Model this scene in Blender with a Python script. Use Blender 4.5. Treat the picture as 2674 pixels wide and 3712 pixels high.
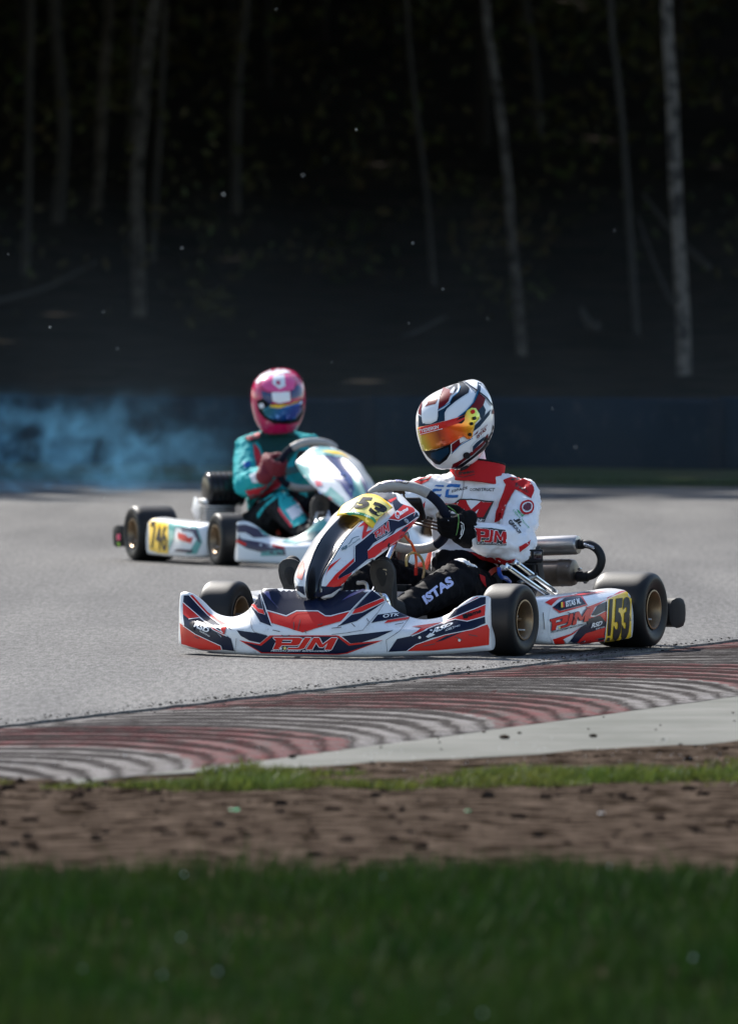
import bpy, bmesh, math, random
import numpy as np
from mathutils import Vector, Matrix, noise
from mathutils.bvhtree import BVHTree
from mathutils.geometry import delaunay_2d_cdt

random.seed(7); rng = np.random.default_rng(7)
for o in list(bpy.data.objects): bpy.data.objects.remove(o)
sc = bpy.context.scene
COL = sc.collection
R = math.radians

# ------------------------------------------------------------------ camera
CAM_H = 1.21            # metres above the asphalt
FPX = 36000.0           # focal length in pixels of the 2674 wide photograph
PW, PH = 2674.0, 3712.0
HORIZON = 1160.0
PITCH = math.atan((PH/2-HORIZON)/FPX)
cam_d = bpy.data.cameras.new('camera'); cam = bpy.data.objects.new('camera', cam_d); COL.objects.link(cam)
cam.location = (0, 0, CAM_H); cam.rotation_euler = (math.pi/2-PITCH, 0, 0)
cam_d.sensor_fit = 'HORIZONTAL'; cam_d.sensor_width = 24.0; cam_d.lens = FPX/PW*24.0
cam_d.clip_start = 0.5; cam_d.clip_end = 900
cam_d.dof.use_dof = True; cam_d.dof.focus_distance = 35.9; cam_d.dof.aperture_fstop = 6.6
sc.camera = cam

# ------------------------------------------------------------------ light
SUN_EL, SUN_AZ = R(40), R(-27)       # azimuth measured from +Y towards +X: behind the karts, to the left
world = bpy.data.worlds.new('World'); sc.world = world; world.use_nodes = True
wn = world.node_tree.nodes; wl = world.node_tree.links
sky = wn.new('ShaderNodeTexSky'); sky.sky_type = 'NISHITA'; sky.sun_disc = False
sky.sun_elevation = SUN_EL; sky.sun_rotation = SUN_AZ; sky.air_density = 1.0; sky.dust_density = 1.0
wn['Background'].inputs['Strength'].default_value = 0.122
wl.new(sky.outputs[0], wn['Background'].inputs['Color'])
sun_d = bpy.data.lights.new('sun', 'SUN'); sun = bpy.data.objects.new('sun', sun_d); COL.objects.link(sun)
sun_d.energy = 5.0; sun_d.angle = R(0.55); sun_d.color = (1.0, 0.955, 0.89)
sd = Vector((math.sin(SUN_AZ)*math.cos(SUN_EL), math.cos(SUN_AZ)*math.cos(SUN_EL), math.sin(SUN_EL)))
sun.rotation_euler = sd.to_track_quat('Z', 'Y').to_euler()
sun.location = (-6, 20, 12)
sc.view_settings.view_transform = 'Standard'; sc.view_settings.look = 'None'
sc.view_settings.gamma = 1.0; sc.view_settings.use_curve_mapping = False
sc.view_settings.exposure = 0.9
sc.render.engine = 'CYCLES'
sc.cycles.use_denoising = True
try: sc.cycles.denoiser = 'OPENIMAGEDENOISE'
except Exception: pass
sc.cycles.max_bounces = 8; sc.cycles.transparent_max_bounces = 12
sc.cycles.volume_step_rate = 2.0; sc.cycles.volume_max_steps = 128
sc.cycles.sample_clamp_indirect = 6.0

# ------------------------------------------------------------------ materials
def mat(name, col, rough=0.5, metal=0.0, col2=None, vs=6.0, bump=0.0, bs=80.0, coat=0.0, spec=0.5,
        dirt=0.0, trans=0.0, rvar=0.0, detail=6.0, vmin=.35, vmax=.65, coords='Object', sheen=0.0, bdist=.002):
    m = bpy.data.materials.new(name); m.use_nodes = True
    nt = m.node_tree; b = nt.nodes['Principled BSDF']
    def N(t): return nt.nodes.new(t)
    L = nt.links.new
    b.inputs['Roughness'].default_value = rough; b.inputs['Metallic'].default_value = metal
    b.inputs['Coat Weight'].default_value = coat; b.inputs['Coat Roughness'].default_value = .12
    b.inputs['Specular IOR Level'].default_value = spec
    if sheen: b.inputs['Sheen Weight'].default_value = sheen
    tc = N('ShaderNodeTexCoord')
    c = (*col, 1); src = None
    if col2 is not None or dirt:
        nz = N('ShaderNodeTexNoise'); nz.inputs['Scale'].default_value = vs; nz.inputs['Detail'].default_value = detail
        nz.inputs['Roughness'].default_value = .6
        L(tc.outputs[coords], nz.inputs['Vector'])
        mr = N('ShaderNodeMapRange'); mr.inputs[1].default_value = vmin; mr.inputs[2].default_value = vmax
        L(nz.outputs[0], mr.inputs[0])
        mx = N('ShaderNodeMix'); mx.data_type = 'RGBA'
        mx.inputs[6].default_value = c; mx.inputs[7].default_value = (*(col2 or col), 1)
        L(mr.outputs[0], mx.inputs[0]); src = mx.outputs[2]
        if dirt:
            n2 = N('ShaderNodeTexNoise'); n2.inputs['Scale'].default_value = vs*4; n2.inputs['Detail'].default_value = 8
            n2.inputs['Roughness'].default_value = .75
            L(tc.outputs[coords], n2.inputs['Vector'])
            m2 = N('ShaderNodeMapRange'); m2.inputs[1].default_value = .56; m2.inputs[2].default_value = .72; m2.inputs[4].default_value = dirt
            L(n2.outputs[0], m2.inputs[0])
            x2 = N('ShaderNodeMix'); x2.data_type = 'RGBA'; L(m2.outputs[0], x2.inputs[0]); L(src, x2.inputs[6])
            x2.inputs[7].default_value = (.09, .075, .06, 1); src = x2.outputs[2]
        L(src, b.inputs['Base Color'])
    else:
        b.inputs['Base Color'].default_value = c
    if rvar:
        n3 = N('ShaderNodeTexNoise'); n3.inputs['Scale'].default_value = vs*2.3; n3.inputs['Detail'].default_value = 6
        L(tc.outputs[coords], n3.inputs['Vector'])
        m3 = N('ShaderNodeMapRange'); m3.inputs[3].default_value = max(.02, rough-rvar); m3.inputs[4].default_value = min(1, rough+rvar)
        L(n3.outputs[0], m3.inputs[0]); L(m3.outputs[0], b.inputs['Roughness'])
    if bump:
        n4 = N('ShaderNodeTexNoise'); n4.inputs['Scale'].default_value = bs; n4.inputs['Detail'].default_value = 5
        L(tc.outputs[coords], n4.inputs['Vector'])
        bp = N('ShaderNodeBump'); bp.inputs['Strength'].default_value = bump; bp.inputs['Distance'].default_value = bdist
        L(n4.outputs[0], bp.inputs['Height']); L(bp.outputs[0], b.inputs['Normal'])
    if trans:
        tr = N('ShaderNodeBsdfTranslucent'); ms = N('ShaderNodeMixShader'); ms.inputs[0].default_value = trans
        if src is not None: L(src, tr.inputs[0])
        else: tr.inputs[0].default_value = c
        out = nt.nodes['Material Output']
        L(b.outputs[0], ms.inputs[1]); L(tr.outputs[0], ms.inputs[2]); L(ms.outputs[0], out.inputs[0])
    return m

# ------------------------------------------------------------------ mesh helpers
OFF = {}
def tag(o, label=None, cat=None, group=None, kind=None):
    if label: o['label'] = label
    if cat: o['category'] = cat
    if group: o['group'] = group
    if kind: o['kind'] = kind
    return o

def off_of(parent):
    p = parent
    while p is not None:
        if p.name in OFF: return OFF[p.name]
        p = p.parent
    return Vector((0, 0, 0))

def mesh_from(verts, faces, smooth=True):
    me = bpy.data.meshes.new('m'); me.from_pydata([tuple(v) for v in verts], [], [tuple(f) for f in faces]); me.update()
    if smooth: me.polygons.foreach_set('use_smooth', [True]*len(me.polygons))
    return me

def put(name, me, m, parent=None, shift=True):
    if parent is not None and shift:
        o_ = off_of(parent)
        if o_.length > 0: me.transform(Matrix.Translation(-o_))
    me.name = name
    o = bpy.data.objects.new(name, me); COL.objects.link(o)
    if m is not None:
        ms = m if isinstance(m, (list, tuple)) else [m]
        me.materials.clear()
        for x in ms: me.materials.append(x)
    if parent is not None: o.parent = parent
    return o

def empty(name, loc=(0, 0, 0), rz=0.0):
    o = bpy.data.objects.new(name, None); COL.objects.link(o); o.location = loc; o.rotation_euler = (0, 0, rz)
    o.empty_display_size = .1
    return o

class MB:
    """collects pieces of one mesh"""
    def __init__(s): s.v = []; s.f = []; s.mi = []
    def add(s, vs, fs, mi=0):
        n = len(s.v); s.v += [tuple(v) for v in vs]; s.f += [tuple(i+n for i in f) for f in fs]; s.mi += [mi]*len(fs); return s
    def addm(s, me, mi=0):
        s.add([v.co for v in me.vertices], [tuple(p.vertices) for p in me.polygons], mi); return s
    def mesh(s, smooth=True):
        me = mesh_from(s.v, s.f, smooth)
        if any(s.mi): me.polygons.foreach_set('material_index', s.mi)
        return me
    def build(s, name, m, parent=None, smooth=True, bevel=0.0, auto=35):
        me = s.mesh(smooth)
        if bevel: me = modded(me, [('BEVEL', dict(width=bevel, segments=2, limit_method='ANGLE', angle_limit=R(30)))])
        if smooth: sharp(me, auto)
        return put(name, me, m, parent)

def sharp(me, deg=35):
    try: me.set_sharp_from_angle(angle=R(deg))
    except Exception: pass
    return me

def modded(me, mods):
    o = bpy.data.objects.new('tmp', me); COL.objects.link(o)
    for t, kw in mods:
        md = o.modifiers.new(t, t)
        for k, v in kw.items(): setattr(md, k, v)
    dg = bpy.context.evaluated_depsgraph_get(); dg.update()
    out = bpy.data.meshes.new_from_object(o.evaluated_get(dg))
    bpy.data.objects.remove(o); bpy.data.meshes.remove(me)
    out.polygons.foreach_set('use_smooth', [True]*len(out.polygons))
    return out

def frame_of(d, up=Vector((0, 0, 1))):
    d = Vector(d).normalized()
    if abs(d.dot(up)) > .95: up = Vector((1, 0, 0))
    a = up.cross(d).normalized(); b = d.cross(a).normalized()
    return a, b, d

def box(c, s, rot=None):
    c = Vector(c); M = rot or Matrix.Identity(3)
    vs = [c + M @ Vector((x*s[0]/2, y*s[1]/2, z*s[2]/2)) for x in (-1, 1) for y in (-1, 1) for z in (-1, 1)]
    return vs, [(0, 1, 3, 2), (4, 6, 7, 5), (0, 4, 5, 1), (2, 3, 7, 6), (0, 2, 6, 4), (1, 5, 7, 3)]

def cyl(p0, p1, r0, r1=None, n=20, cap=True):
    p0 = Vector(p0); p1 = Vector(p1); r1 = r0 if r1 is None else r1
    a, b, d = frame_of(p1-p0); vs = []
    for p, r in ((p0, r0), (p1, r1)):
        for i in range(n):
            t = 2*math.pi*i/n; vs.append(p + a*(r*math.cos(t)) + b*(r*math.sin(t)))
    fs = [(i, (i+1) % n, n+(i+1) % n, n+i) for i in range(n)]
    if cap: fs += [tuple(range(n-1, -1, -1)), tuple(range(n, 2*n))]
    return vs, fs

def catmull(pts, per=6, closed=False):
    P = [Vector(p) for p in pts]; n = len(P); out = []
    rngi = range(n) if closed else range(n-1)
    for i in rngi:
        p0 = P[(i-1) % n] if closed or i > 0 else P[0]*2-P[1]
        p1 = P[i]; p2 = P[(i+1) % n]
        p3 = P[(i+2) % n] if closed or i+2 < n else P[-1]*2-P[-2]
        for k in range(per):
            t = k/per
            out.append(.5*((2*p1)+(p2-p0)*t+(2*p0-5*p1+4*p2-p3)*t*t+(3*p1-p0-3*p2+p3)*t**3))
    if not closed: out.append(P[-1].copy())
    return out

def tube(pts, r, n=10, closed=False, cap=True, sx=1.0):
    P = [Vector(p) for p in pts]; m = len(P); vs = []; fs = []
    rr = r if hasattr(r, '__len__') else [r]*m
    prev = None
    for i, p in enumerate(P):
        if closed: d = P[(i+1) % m]-P[i-1]
        else: d = P[min(i+1, m-1)]-P[max(i-1, 0)]
        d.normalize()
        if prev is None: a, b, _ = frame_of(d)
        else:
            a = prev - d*prev.dot(d); a.normalize(); b = d.cross(a)
        prev = a
        for k in range(n):
            t = 2*math.pi*k/n; vs.append(p+a*(rr[i]*math.cos(t)*sx)+b*(rr[i]*math.sin(t)))
    for i in range(m if closed else m-1):
        j = (i+1) % m
        for k in range(n):
            fs.append((i*n+k, i*n+(k+1) % n, j*n+(k+1) % n, j*n+k))
    if cap and not closed:
        fs += [tuple(range(n-1, -1, -1)), tuple((m-1)*n+k for k in range(n))]
    return vs, fs

def grid(rows, closed_u=False, closed_v=False, capends=False):
    """rows: list of equally long lists of points"""
    nu = len(rows); nv = len(rows[0]); vs = [p for r in rows for p in r]; fs = []
    for i in range(nu if closed_u else nu-1):
        for j in range(nv if closed_v else nv-1):
            a = i*nv+j; b = i*nv+(j+1) % nv; c = ((i+1) % nu)*nv+(j+1) % nv; d = ((i+1) % nu)*nv+j
            fs.append((a, b, c, d))
    if capends: fs += [tuple(range(nv-1, -1, -1)), tuple((nu-1)*nv+j for j in range(nv))]
    return vs, fs

def capsule(p0, r0, p1, r1, n=14, sy=1.0, axis=None):
    """tapered capsule as a closed tube with round ends; sy flattens across axis b"""
    p0 = Vector(p0); p1 = Vector(p1); d = (p1-p0)
    if d.length < 1e-6: d = Vector((0, 0, 1e-4))
    a, b, dd = frame_of(d) if axis is None else (Vector(axis[0]), Vector(axis[1]), d.normalized())
    rows = []; prof = []
    for k in range(1, 5): t = k*math.pi/10; prof.append((p0 - dd*(r0*math.cos(t)), r0*math.sin(t)))
    prof.append((p0, r0)); prof.append((p1, r1))
    for k in range(4, 0, -1): t = k*math.pi/10; prof.append((p1 + dd*(r1*math.cos(t)), r1*math.sin(t)))
    for p, r in prof:
        rows.append([p + a*(r*math.cos(2*math.pi*i/n)) + b*(r*sy*math.sin(2*math.pi*i/n)) for i in range(n)])
    return grid(rows, closed_v=True, capends=True)

def lathe(prof, c, axis, n=40):
    """prof: (radius, along axis)"""
    a, b, d = frame_of(axis); c = Vector(c); rows = []
    for r, h in prof:
        rows.append([c + d*h + a*(r*math.cos(2*math.pi*i/n)) + b*(r*math.sin(2*math.pi*i/n)) for i in range(n)])
    return grid(rows, closed_v=True)

def ellipsoid(c, rad, rot=None, nu=12, nv=18):
    M = rot or Matrix.Identity(3); c = Vector(c); rows = []
    for i in range(1, nu):
        t = math.pi*i/nu
        rows.append([c + M @ Vector((rad[0]*math.sin(t)*math.cos(2*math.pi*j/nv), rad[1]*math.sin(t)*math.sin(2*math.pi*j/nv), rad[2]*math.cos(t))) for j in range(nv)])
    return grid(rows, closed_v=True, capends=True)

# ------------------------------------------------------------------ a kart's own frame and rays from the camera into it
cp, sp = math.cos(PITCH), math.sin(PITCH)
def world_ray(px, py):
    """direction in the world for a point of the 2674x3712 photograph"""
    x = (px-PW/2)/FPX; y = (PH/2-py)/FPX
    return Vector((x, cp + y*sp, -sp + y*cp))
CAMP = Vector((0, 0, CAM_H))

class Frame:
    def __init__(s, ox, oy, heading):
        """local x forward, y left, z up; heading = angle of forward in the world plane"""
        s.O = Vector((ox, oy, 0)); s.rz = heading
        s.M = Matrix.Rotation(heading, 3, 'Z'); s.Mi = s.M.transposed()
        s.cam = s.Mi @ (CAMP - s.O)
    def ray(s, px, py): return s.Mi @ world_ray(px, py)
    def hit(s, px, py, ax, val):
        d = s.ray(px, py); i = 'xyz'.index(ax); t = (val - s.cam[i])/d[i]
        return s.cam + d*t
    def px(s, p):
        w = s.M @ Vector(p) + s.O - CAMP
        f = w.y*cp - w.z*sp; u = w.y*sp + w.z*cp
        return PW/2 + FPX*w.x/f, PH/2 - FPX*u/f

def crop(x0, y0, k): return lambda x, y: (x0+x*k, y0+y*k)
cA = crop(620, 2050, .3672); cB = crop(1180, 2050, .3917); cC = crop(1700, 1900, .5018); cD = crop(1040, 1700, .3672)
cE = crop(1440, 1360, .2570); cG = crop(1400, 1640, .3794); cH = crop(400, 1300, .612); cK = crop(880, 1500, .3182)
cL = crop(400, 1700, .4896); cW = crop(1300, 1700, .2448); cM = crop(1620, 1880, .35496)
def P_(c, *pts): return [c(x, y) for x, y in pts]

class Surf:
    def __init__(s, obj_or_me, off=Vector((0, 0, 0))):
        me = obj_or_me.data if hasattr(obj_or_me, 'data') else obj_or_me
        s.v = [v.co.copy()+off for v in me.vertices]
        bm = bmesh.new(); bm.from_mesh(me); bmesh.ops.triangulate(bm, faces=bm.faces)
        bm.normal_update()
        s.vn = [v.normal.copy() for v in bm.verts]; s.tri = [tuple(v.index for v in f.verts) for f in bm.faces]
        bm.free()
        s.b = BVHTree.FromPolygons(s.v, s.tri)
    def normal(s, loc, idx, n):
        a, b, c = s.tri[idx]; A, B, C = s.v[a], s.v[b], s.v[c]
        v0 = B-A; v1 = C-A; v2 = loc-A
        d00 = v0.dot(v0); d01 = v0.dot(v1); d11 = v1.dot(v1); d20 = v2.dot(v0); d21 = v2.dot(v1)
        den = d00*d11-d01*d01
        if abs(den) < 1e-18: return n
        v = (d11*d20-d01*d21)/den; w = (d00*d21-d01*d20)/den
        q = s.vn[a]*(1-v-w)+s.vn[b]*v+s.vn[c]*w
        return q.normalized() if q.length > 1e-6 else n

def project(fr, surf, pts2, layer, lift=.0009):
    """pixel points -> points lying on a surface, with normals"""
    res = []; dist = []
    for px, py in pts2:
        d = fr.ray(px, py); d.normalize()
        h = surf.b.ray_cast(fr.cam, d)
        if h[0] is not None:
            res.append((h[0], h[2], h[1])); dist.append(h[3])
        else: res.append(None)
    md = sorted(dist)[len(dist)//2] if dist else 36.0
    out = []; nor = []; ok = 0
    for r, (px, py) in zip(res, pts2):
        d = fr.ray(px, py); d.normalize()
        if r is None:
            q = fr.cam + d*md
            h = surf.b.find_nearest(q)
            loc, n, idx = h[0], h[1], h[2]
        else: loc, idx, n = r; ok += 1
        sn = surf.normal(loc, idx, n)
        if n.dot(d) > 0: n = -n
        if sn.dot(n) < 0: sn = -sn
        out.append(loc + n*(lift*layer+.0012)); nor.append(sn)
    return out, nor

def decal(name, fr, surf, loops, m, parent, layer=1, g=11.0, label=None, join=False):
    """vinyl stickers laid on a body panel; loops are outlines where the photograph shows them"""
    if len(loops) > 1 and not join:
        for lp in loops: o = decal(name, fr, surf, [lp], m, parent, layer, g, label)
        return o
    V = []; F = []; NN = []
    for lp in loops:
        pts = []
        n = len(lp)
        for i in range(n):
            a = lp[i]; b = lp[(i+1) % n]; L = math.hypot(b[0]-a[0], b[1]-a[1]); k = max(1, int(L/g))
            for q in range(k): pts.append((a[0]+(b[0]-a[0])*q/k, a[1]+(b[1]-a[1])*q/k))
        nb = len(pts)
        xs = [p[0] for p in pts]; ys = [p[1] for p in pts]
        x = min(xs)+g*.5
        row = 0
        inner = []
        while x < max(xs):
            y = min(ys)+g*(.5 if row % 2 else .9)
            while y < max(ys):
                c = False; j = nb-1; near = 1e9
                for i in range(nb):
                    xi, yi = pts[i]; xj, yj = pts[j]
                    if (yi > y) != (yj > y) and x < (xj-xi)*(y-yi)/(yj-yi)+xi: c = not c
                    near = min(near, (xi-x)**2+(yi-y)**2); j = i
                if c and near > (g*.45)**2: inner.append((x, y))
                y += g
            x += g; row += 1
        allp = [Vector(p) for p in pts+inner]
        r = delaunay_2d_cdt(allp, [], [list(range(nb))], 1, 1e-4)
        p2 = [(v.x, v.y) for v in r[0]]
        P3, N3 = project(fr, surf, p2, layer)
        b0 = len(V); V += P3; NN += N3
        for f in r[2]:
            f = [i for i in f]
            A, B, C = P3[f[0]], P3[f[1]], P3[f[2]]
            if (B-A).cross(C-A).dot(N3[f[0]]) < 0: f = f[::-1]
            F.append([i+b0 for i in f])
    me = mesh_from(V, F)
    if len(me.vertices) == len(NN):
        me.normals_split_custom_set_from_vertices([tuple(n) for n in NN])
    o = put(name, me, m, parent)
    if label: o['label'] = label
    return o

FONT_CACHE = {}
def text_tris(s, bold=0.0, space=1.0, shear=0.0):
    key = (s, bold, space, shear)
    if key in FONT_CACHE: return FONT_CACHE[key]
    cu = bpy.data.curves.new('t', 'FONT'); cu.body = s; cu.offset = bold; cu.space_character = space; cu.shear = shear
    cu.resolution_u = 3; cu.fill_mode = 'FRONT'
    o = bpy.data.objects.new('t', cu); COL.objects.link(o)
    dg = bpy.context.evaluated_depsgraph_get(); dg.update()
    me = bpy.data.meshes.new_from_object(o.evaluated_get(dg))
    bm = bmesh.new(); bm.from_mesh(me); bmesh.ops.remove_doubles(bm, verts=bm.verts, dist=1e-5)
    bmesh.ops.triangulate(bm, faces=bm.faces)
    for _ in range(3):
        le = [e for e in bm.edges if e.calc_length() > .28]
        if not le: break
        bmesh.ops.subdivide_edges(bm, edges=le, cuts=1); bmesh.ops.triangulate(bm, faces=bm.faces)
    vs = [(v.co.x, v.co.y) for v in bm.verts]; fs = [tuple(v.index for v in f.verts) for f in bm.faces]
    bm.free(); bpy.data.objects.remove(o); bpy.data.curves.remove(cu); bpy.data.meshes.remove(me)
    x0 = min(v[0] for v in vs); x1 = max(v[0] for v in vs); y0 = min(v[1] for v in vs); y1 = max(v[1] for v in vs)
    vs = [((x-x0)/(x1-x0), (y-y0)/(y1-y0)) for x, y in vs]
    FONT_CACHE[key] = (vs, fs); return vs, fs

def lettering(fr, surf, s, quad, m, parent, layer=3, bold=0.02, name='lettering', shear=0.0, space=1.0):
    """quad: where the text's bottom-left, bottom-right, top-right, top-left corners stand in the photograph"""
    vs, fs = text_tris(s, bold, space, shear)
    bl, br, tr, tl = quad; p2 = []
    for u, v in vs:
        x = (bl[0]*(1-u)+br[0]*u)*(1-v)+(tl[0]*(1-u)+tr[0]*u)*v
        y = (bl[1]*(1-u)+br[1]*u)*(1-v)+(tl[1]*(1-u)+tr[1]*u)*v
        p2.append((x, y))
    P3, N3 = project(fr, surf, p2, layer)
    F = []
    for f in fs:
        A, B, C = P3[f[0]], P3[f[1]], P3[f[2]]
        F.append(f[::-1] if (B-A).cross(C-A).dot(N3[f[0]]) < 0 else f)
    return put(name, mesh_from(P3, F), m, parent)

def strokes(fr, surf, lines, w, m, parent, layer=3, name='pinstripe'):
    """thin lines as quads along polylines, width in photograph pixels"""
    loops = []
    for ln in lines:
        for a, b in zip(ln[:-1], ln[1:]):
            dx, dy = b[0]-a[0], b[1]-a[1]; L = math.hypot(dx, dy) or 1; nx, ny = -dy/L*w/2, dx/L*w/2
            loops.append([(a[0]+nx, a[1]+ny), (b[0]+nx, b[1]+ny), (b[0]-nx, b[1]-ny), (a[0]-nx, a[1]-ny)])
    o = decal(name, fr, surf, loops, m, parent, layer, g=9, join=True); o['kind'] = 'stuff'
    return o
# ================================================================== THE SETTING
def fbm(x, y, s=1.0, o=3, z=0.0):
    v = 0; a = 1; t = 0
    for _ in range(o):
        v += a*noise.noise(Vector((x*s, y*s, z))); t += a; a *= .5; s *= 2.1
    return v/t

KA = Vector((-1.10, 29.7)); KE = Vector((.298, .954)).normalized(); KN = Vector((KE.y, -KE.x)); KW = 1.50
def kuv(u, w): p = KA + KE*u + KN*w; return p.x, p.y

# --- asphalt -------------------------------------------------------
def asphalt_mat():
    m = bpy.data.materials.new('asphalt'); m.use_nodes = True; nt = m.node_tree; N = nt.nodes.new; L = nt.links.new
    b = nt.nodes['Principled BSDF']; tc = N('ShaderNodeTexCoord')
    def nz(scale, det, rough=.6, vec=None):
        n = N('ShaderNodeTexNoise'); n.inputs['Scale'].default_value = scale; n.inputs['Detail'].default_value = det
        n.inputs['Roughness'].default_value = rough; L(vec or tc.outputs['Object'], n.inputs['Vector']); return n
    mp = N('ShaderNodeMapping'); mp.inputs['Rotation'].default_value = (0, 0, R(17)); mp.inputs['Scale'].default_value = (1.0, .09, 1)
    L(tc.outputs['Object'], mp.inputs[0])
    big = nz(1.3, 5, .6, mp.outputs[0]); mp2 = N('ShaderNodeMapping'); mp2.inputs['Scale'].default_value = (1.0, .10, 1); L(tc.outputs['Object'], mp2.inputs[0])
    grit = nz(165, 2, .8, mp2.outputs[0]); mid = nz(48, 3, .7, mp2.outputs[0])
    r = N('ShaderNodeValToRGB'); r.color_ramp.elements[0].position = .3; r.color_ramp.elements[0].color = (.068, .067, .067, 1)
    r.color_ramp.elements[1].position = .72; r.color_ramp.elements[1].color = (.142, .138, .131, 1); L(big.outputs[0], r.inputs[0])
    r2 = N('ShaderNodeMapRange'); r2.inputs[1].default_value = .40; r2.inputs[2].default_value = .62; r2.inputs[3].default_value = .48; r2.inputs[4].default_value = 1.65
    ad = N('ShaderNodeMath'); ad.operation = 'MULTIPLY_ADD'; ad.inputs[1].default_value = .55
    sc2 = N('ShaderNodeMath'); sc2.operation = 'MULTIPLY'; sc2.inputs[1].default_value = .45; L(mid.outputs[0], sc2.inputs[0])
    L(grit.outputs[0], ad.inputs[0]); L(sc2.outputs[0], ad.inputs[2]); L(ad.outputs[0], r2.inputs[0])
    mx = N('ShaderNodeMix'); mx.data_type = 'RGBA'; mx.blend_type = 'MULTIPLY'; mx.inputs[0].default_value = 1
    L(r.outputs[0], mx.inputs[6]); L(r2.outputs[0], mx.inputs[7]); L(mx.outputs[2], b.inputs['Base Color'])
    b.inputs['Roughness'].default_value = .58; b.inputs['Specular IOR Level'].default_value = .05
    bp = N('ShaderNodeBump'); bp.inputs['Strength'].default_value = .55; bp.inputs['Distance'].default_value = .004
    L(ad.outputs[0], bp.inputs['Height']); L(bp.outputs[0], b.inputs['Normal'])
    return m
M_asphalt = asphalt_mat()

def far_edge(x): 
    xx = max(-6, min(6, x)); return 73.2 - .55*xx + .12*math.sin(x*1.7)
rows = []
us = [-60, -30, -12]+[(-12+i*.06) for i in range(1, 520)]+[25, 40, 70, 110]
for w in (-150, -60, -20, -6, -2, -.5, -.12, 0.0):
    row = []
    for u in us:
        ww = w + (.035*fbm(u*1.5, 3.1, 2.2, 4) if w == 0 else 0)
        x, y = kuv(u, ww); row.append((x, y, 0.0 + (.006*fbm(u, 9, 3, 3)-.004 if w == 0 else 0)))
    rows.append(row)
rows.append([(p[0]+.006*random.random(), p[1]-.01*random.random(), -.07) for p in rows[-1]])
v, f = grid(rows); tr = put('asphalt_track', mesh_from(v, f, False), M_asphalt); tag(tr, kind='structure')

# base terrain under everything, out to the horizon
M_soil = mat('soil', (.084, .063, .048), .95, col2=(.012, .0085, .006), vs=9, spec=.0, bump=.9, bs=45, bdist=.03, vmin=.42, vmax=.60)
gm = MB(); gm.add([(-400, -60, -.12), (400, -60, -.12), (400, 600, -.12), (-400, 600, -.12)], [(0, 1, 2, 3)])
tag(gm.build('ground', M_soil, smooth=False), kind='structure')

# --- kerb with moulded ridges --------------------------------------
def kerb_phase(u, w): return (u - .31*w + .50*w**3.1)/.26
M_kerb = mat('kerb', (.24, .24, .235), .8, spec=.0)
def kerb_mat():
    m = M_kerb; nt = m.node_tree; N = nt.nodes.new; L = nt.links.new; b = nt.nodes['Principled BSDF']
    at = N('ShaderNodeAttribute'); at.attribute_name = 'ridge'; at2 = N('ShaderNodeAttribute'); at2.attribute_name = 'ridge_shade'
    tc = N('ShaderNodeTexCoord')
    n = N('ShaderNodeTexNoise'); n.inputs['Scale'].default_value = 9; n.inputs['Detail'].default_value = 8; n.inputs['Roughness'].default_value = .7; L(tc.outputs['Object'], n.inputs['Vector'])
    n2 = N('ShaderNodeTexNoise'); n2.inputs['Scale'].default_value = 160; n2.inputs['Detail'].default_value = 4; L(tc.outputs['Object'], n2.inputs['Vector'])
    fr_ = N('ShaderNodeMath'); fr_.operation = 'FRACT'; d = N('ShaderNodeMath'); d.operation = 'DIVIDE'; d.inputs[1].default_value = 11.0
    L(at.outputs['Fac'], d.inputs[0]); L(d.outputs[0], fr_.inputs[0])
    gt = N('ShaderNodeMath'); gt.operation = 'GREATER_THAN'; gt.inputs[1].default_value = .5; L(fr_.outputs[0], gt.inputs[0])
    red = N('ShaderNodeMix'); red.data_type = 'RGBA'; L(gt.outputs[0], red.inputs[0])
    red.inputs[6].default_value = (.225, .212, .205, 1); red.inputs[7].default_value = (.165, .075, .075, 1)
    # worn paint: bare concrete and rubber show through
    wr = N('ShaderNodeMapRange'); wr.inputs[1].default_value = .40; wr.inputs[2].default_value = .62; L(n.outputs[0], wr.inputs[0])
    mx = N('ShaderNodeMix'); mx.data_type = 'RGBA'; L(wr.outputs[0], mx.inputs[0]); L(red.outputs[2], mx.inputs[6]); mx.inputs[7].default_value = (.12, .112, .105, 1)
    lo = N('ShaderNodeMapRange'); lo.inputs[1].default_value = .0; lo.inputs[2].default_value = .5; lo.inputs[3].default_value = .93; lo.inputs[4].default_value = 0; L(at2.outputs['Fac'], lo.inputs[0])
    m3 = N('ShaderNodeMix'); m3.data_type = 'RGBA'; L(lo.outputs[0], m3.inputs[0]); L(mx.outputs[2], m3.inputs[6]); m3.inputs[7].default_value = (.012, .010, .010, 1)  # shade of the ridge faces turned from the sun, painted in near-black
    g = N('ShaderNodeMapRange'); g.inputs[1].default_value = .3; g.inputs[2].default_value = .7; g.inputs[3].default_value = .6; g.inputs[4].default_value = 1.3; L(n2.outputs[0], g.inputs[0])
    m4 = N('ShaderNodeMix'); m4.data_type = 'RGBA'; m4.blend_type = 'MULTIPLY'; m4.inputs[0].default_value = 1; L(m3.outputs[2], m4.inputs[6]); L(g.outputs[0], m4.inputs[7])
    L(m4.outputs[2], b.inputs['Base Color'])
    b.inputs['Roughness'].default_value = .9
    bp = N('ShaderNodeBump'); bp.inputs['Strength'].default_value = .6; bp.inputs['Distance'].default_value = .005; L(n2.outputs[0], bp.inputs['Height']); L(bp.outputs[0], b.inputs['Normal'])
kerb_mat()
KU0, KU1, DU, DW = -6.0, 15.0, .020, .018
nu = int((KU1-KU0)/DU); nw = int(KW/DW)+1
vs = []; ph = []; face_shade = []
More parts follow.
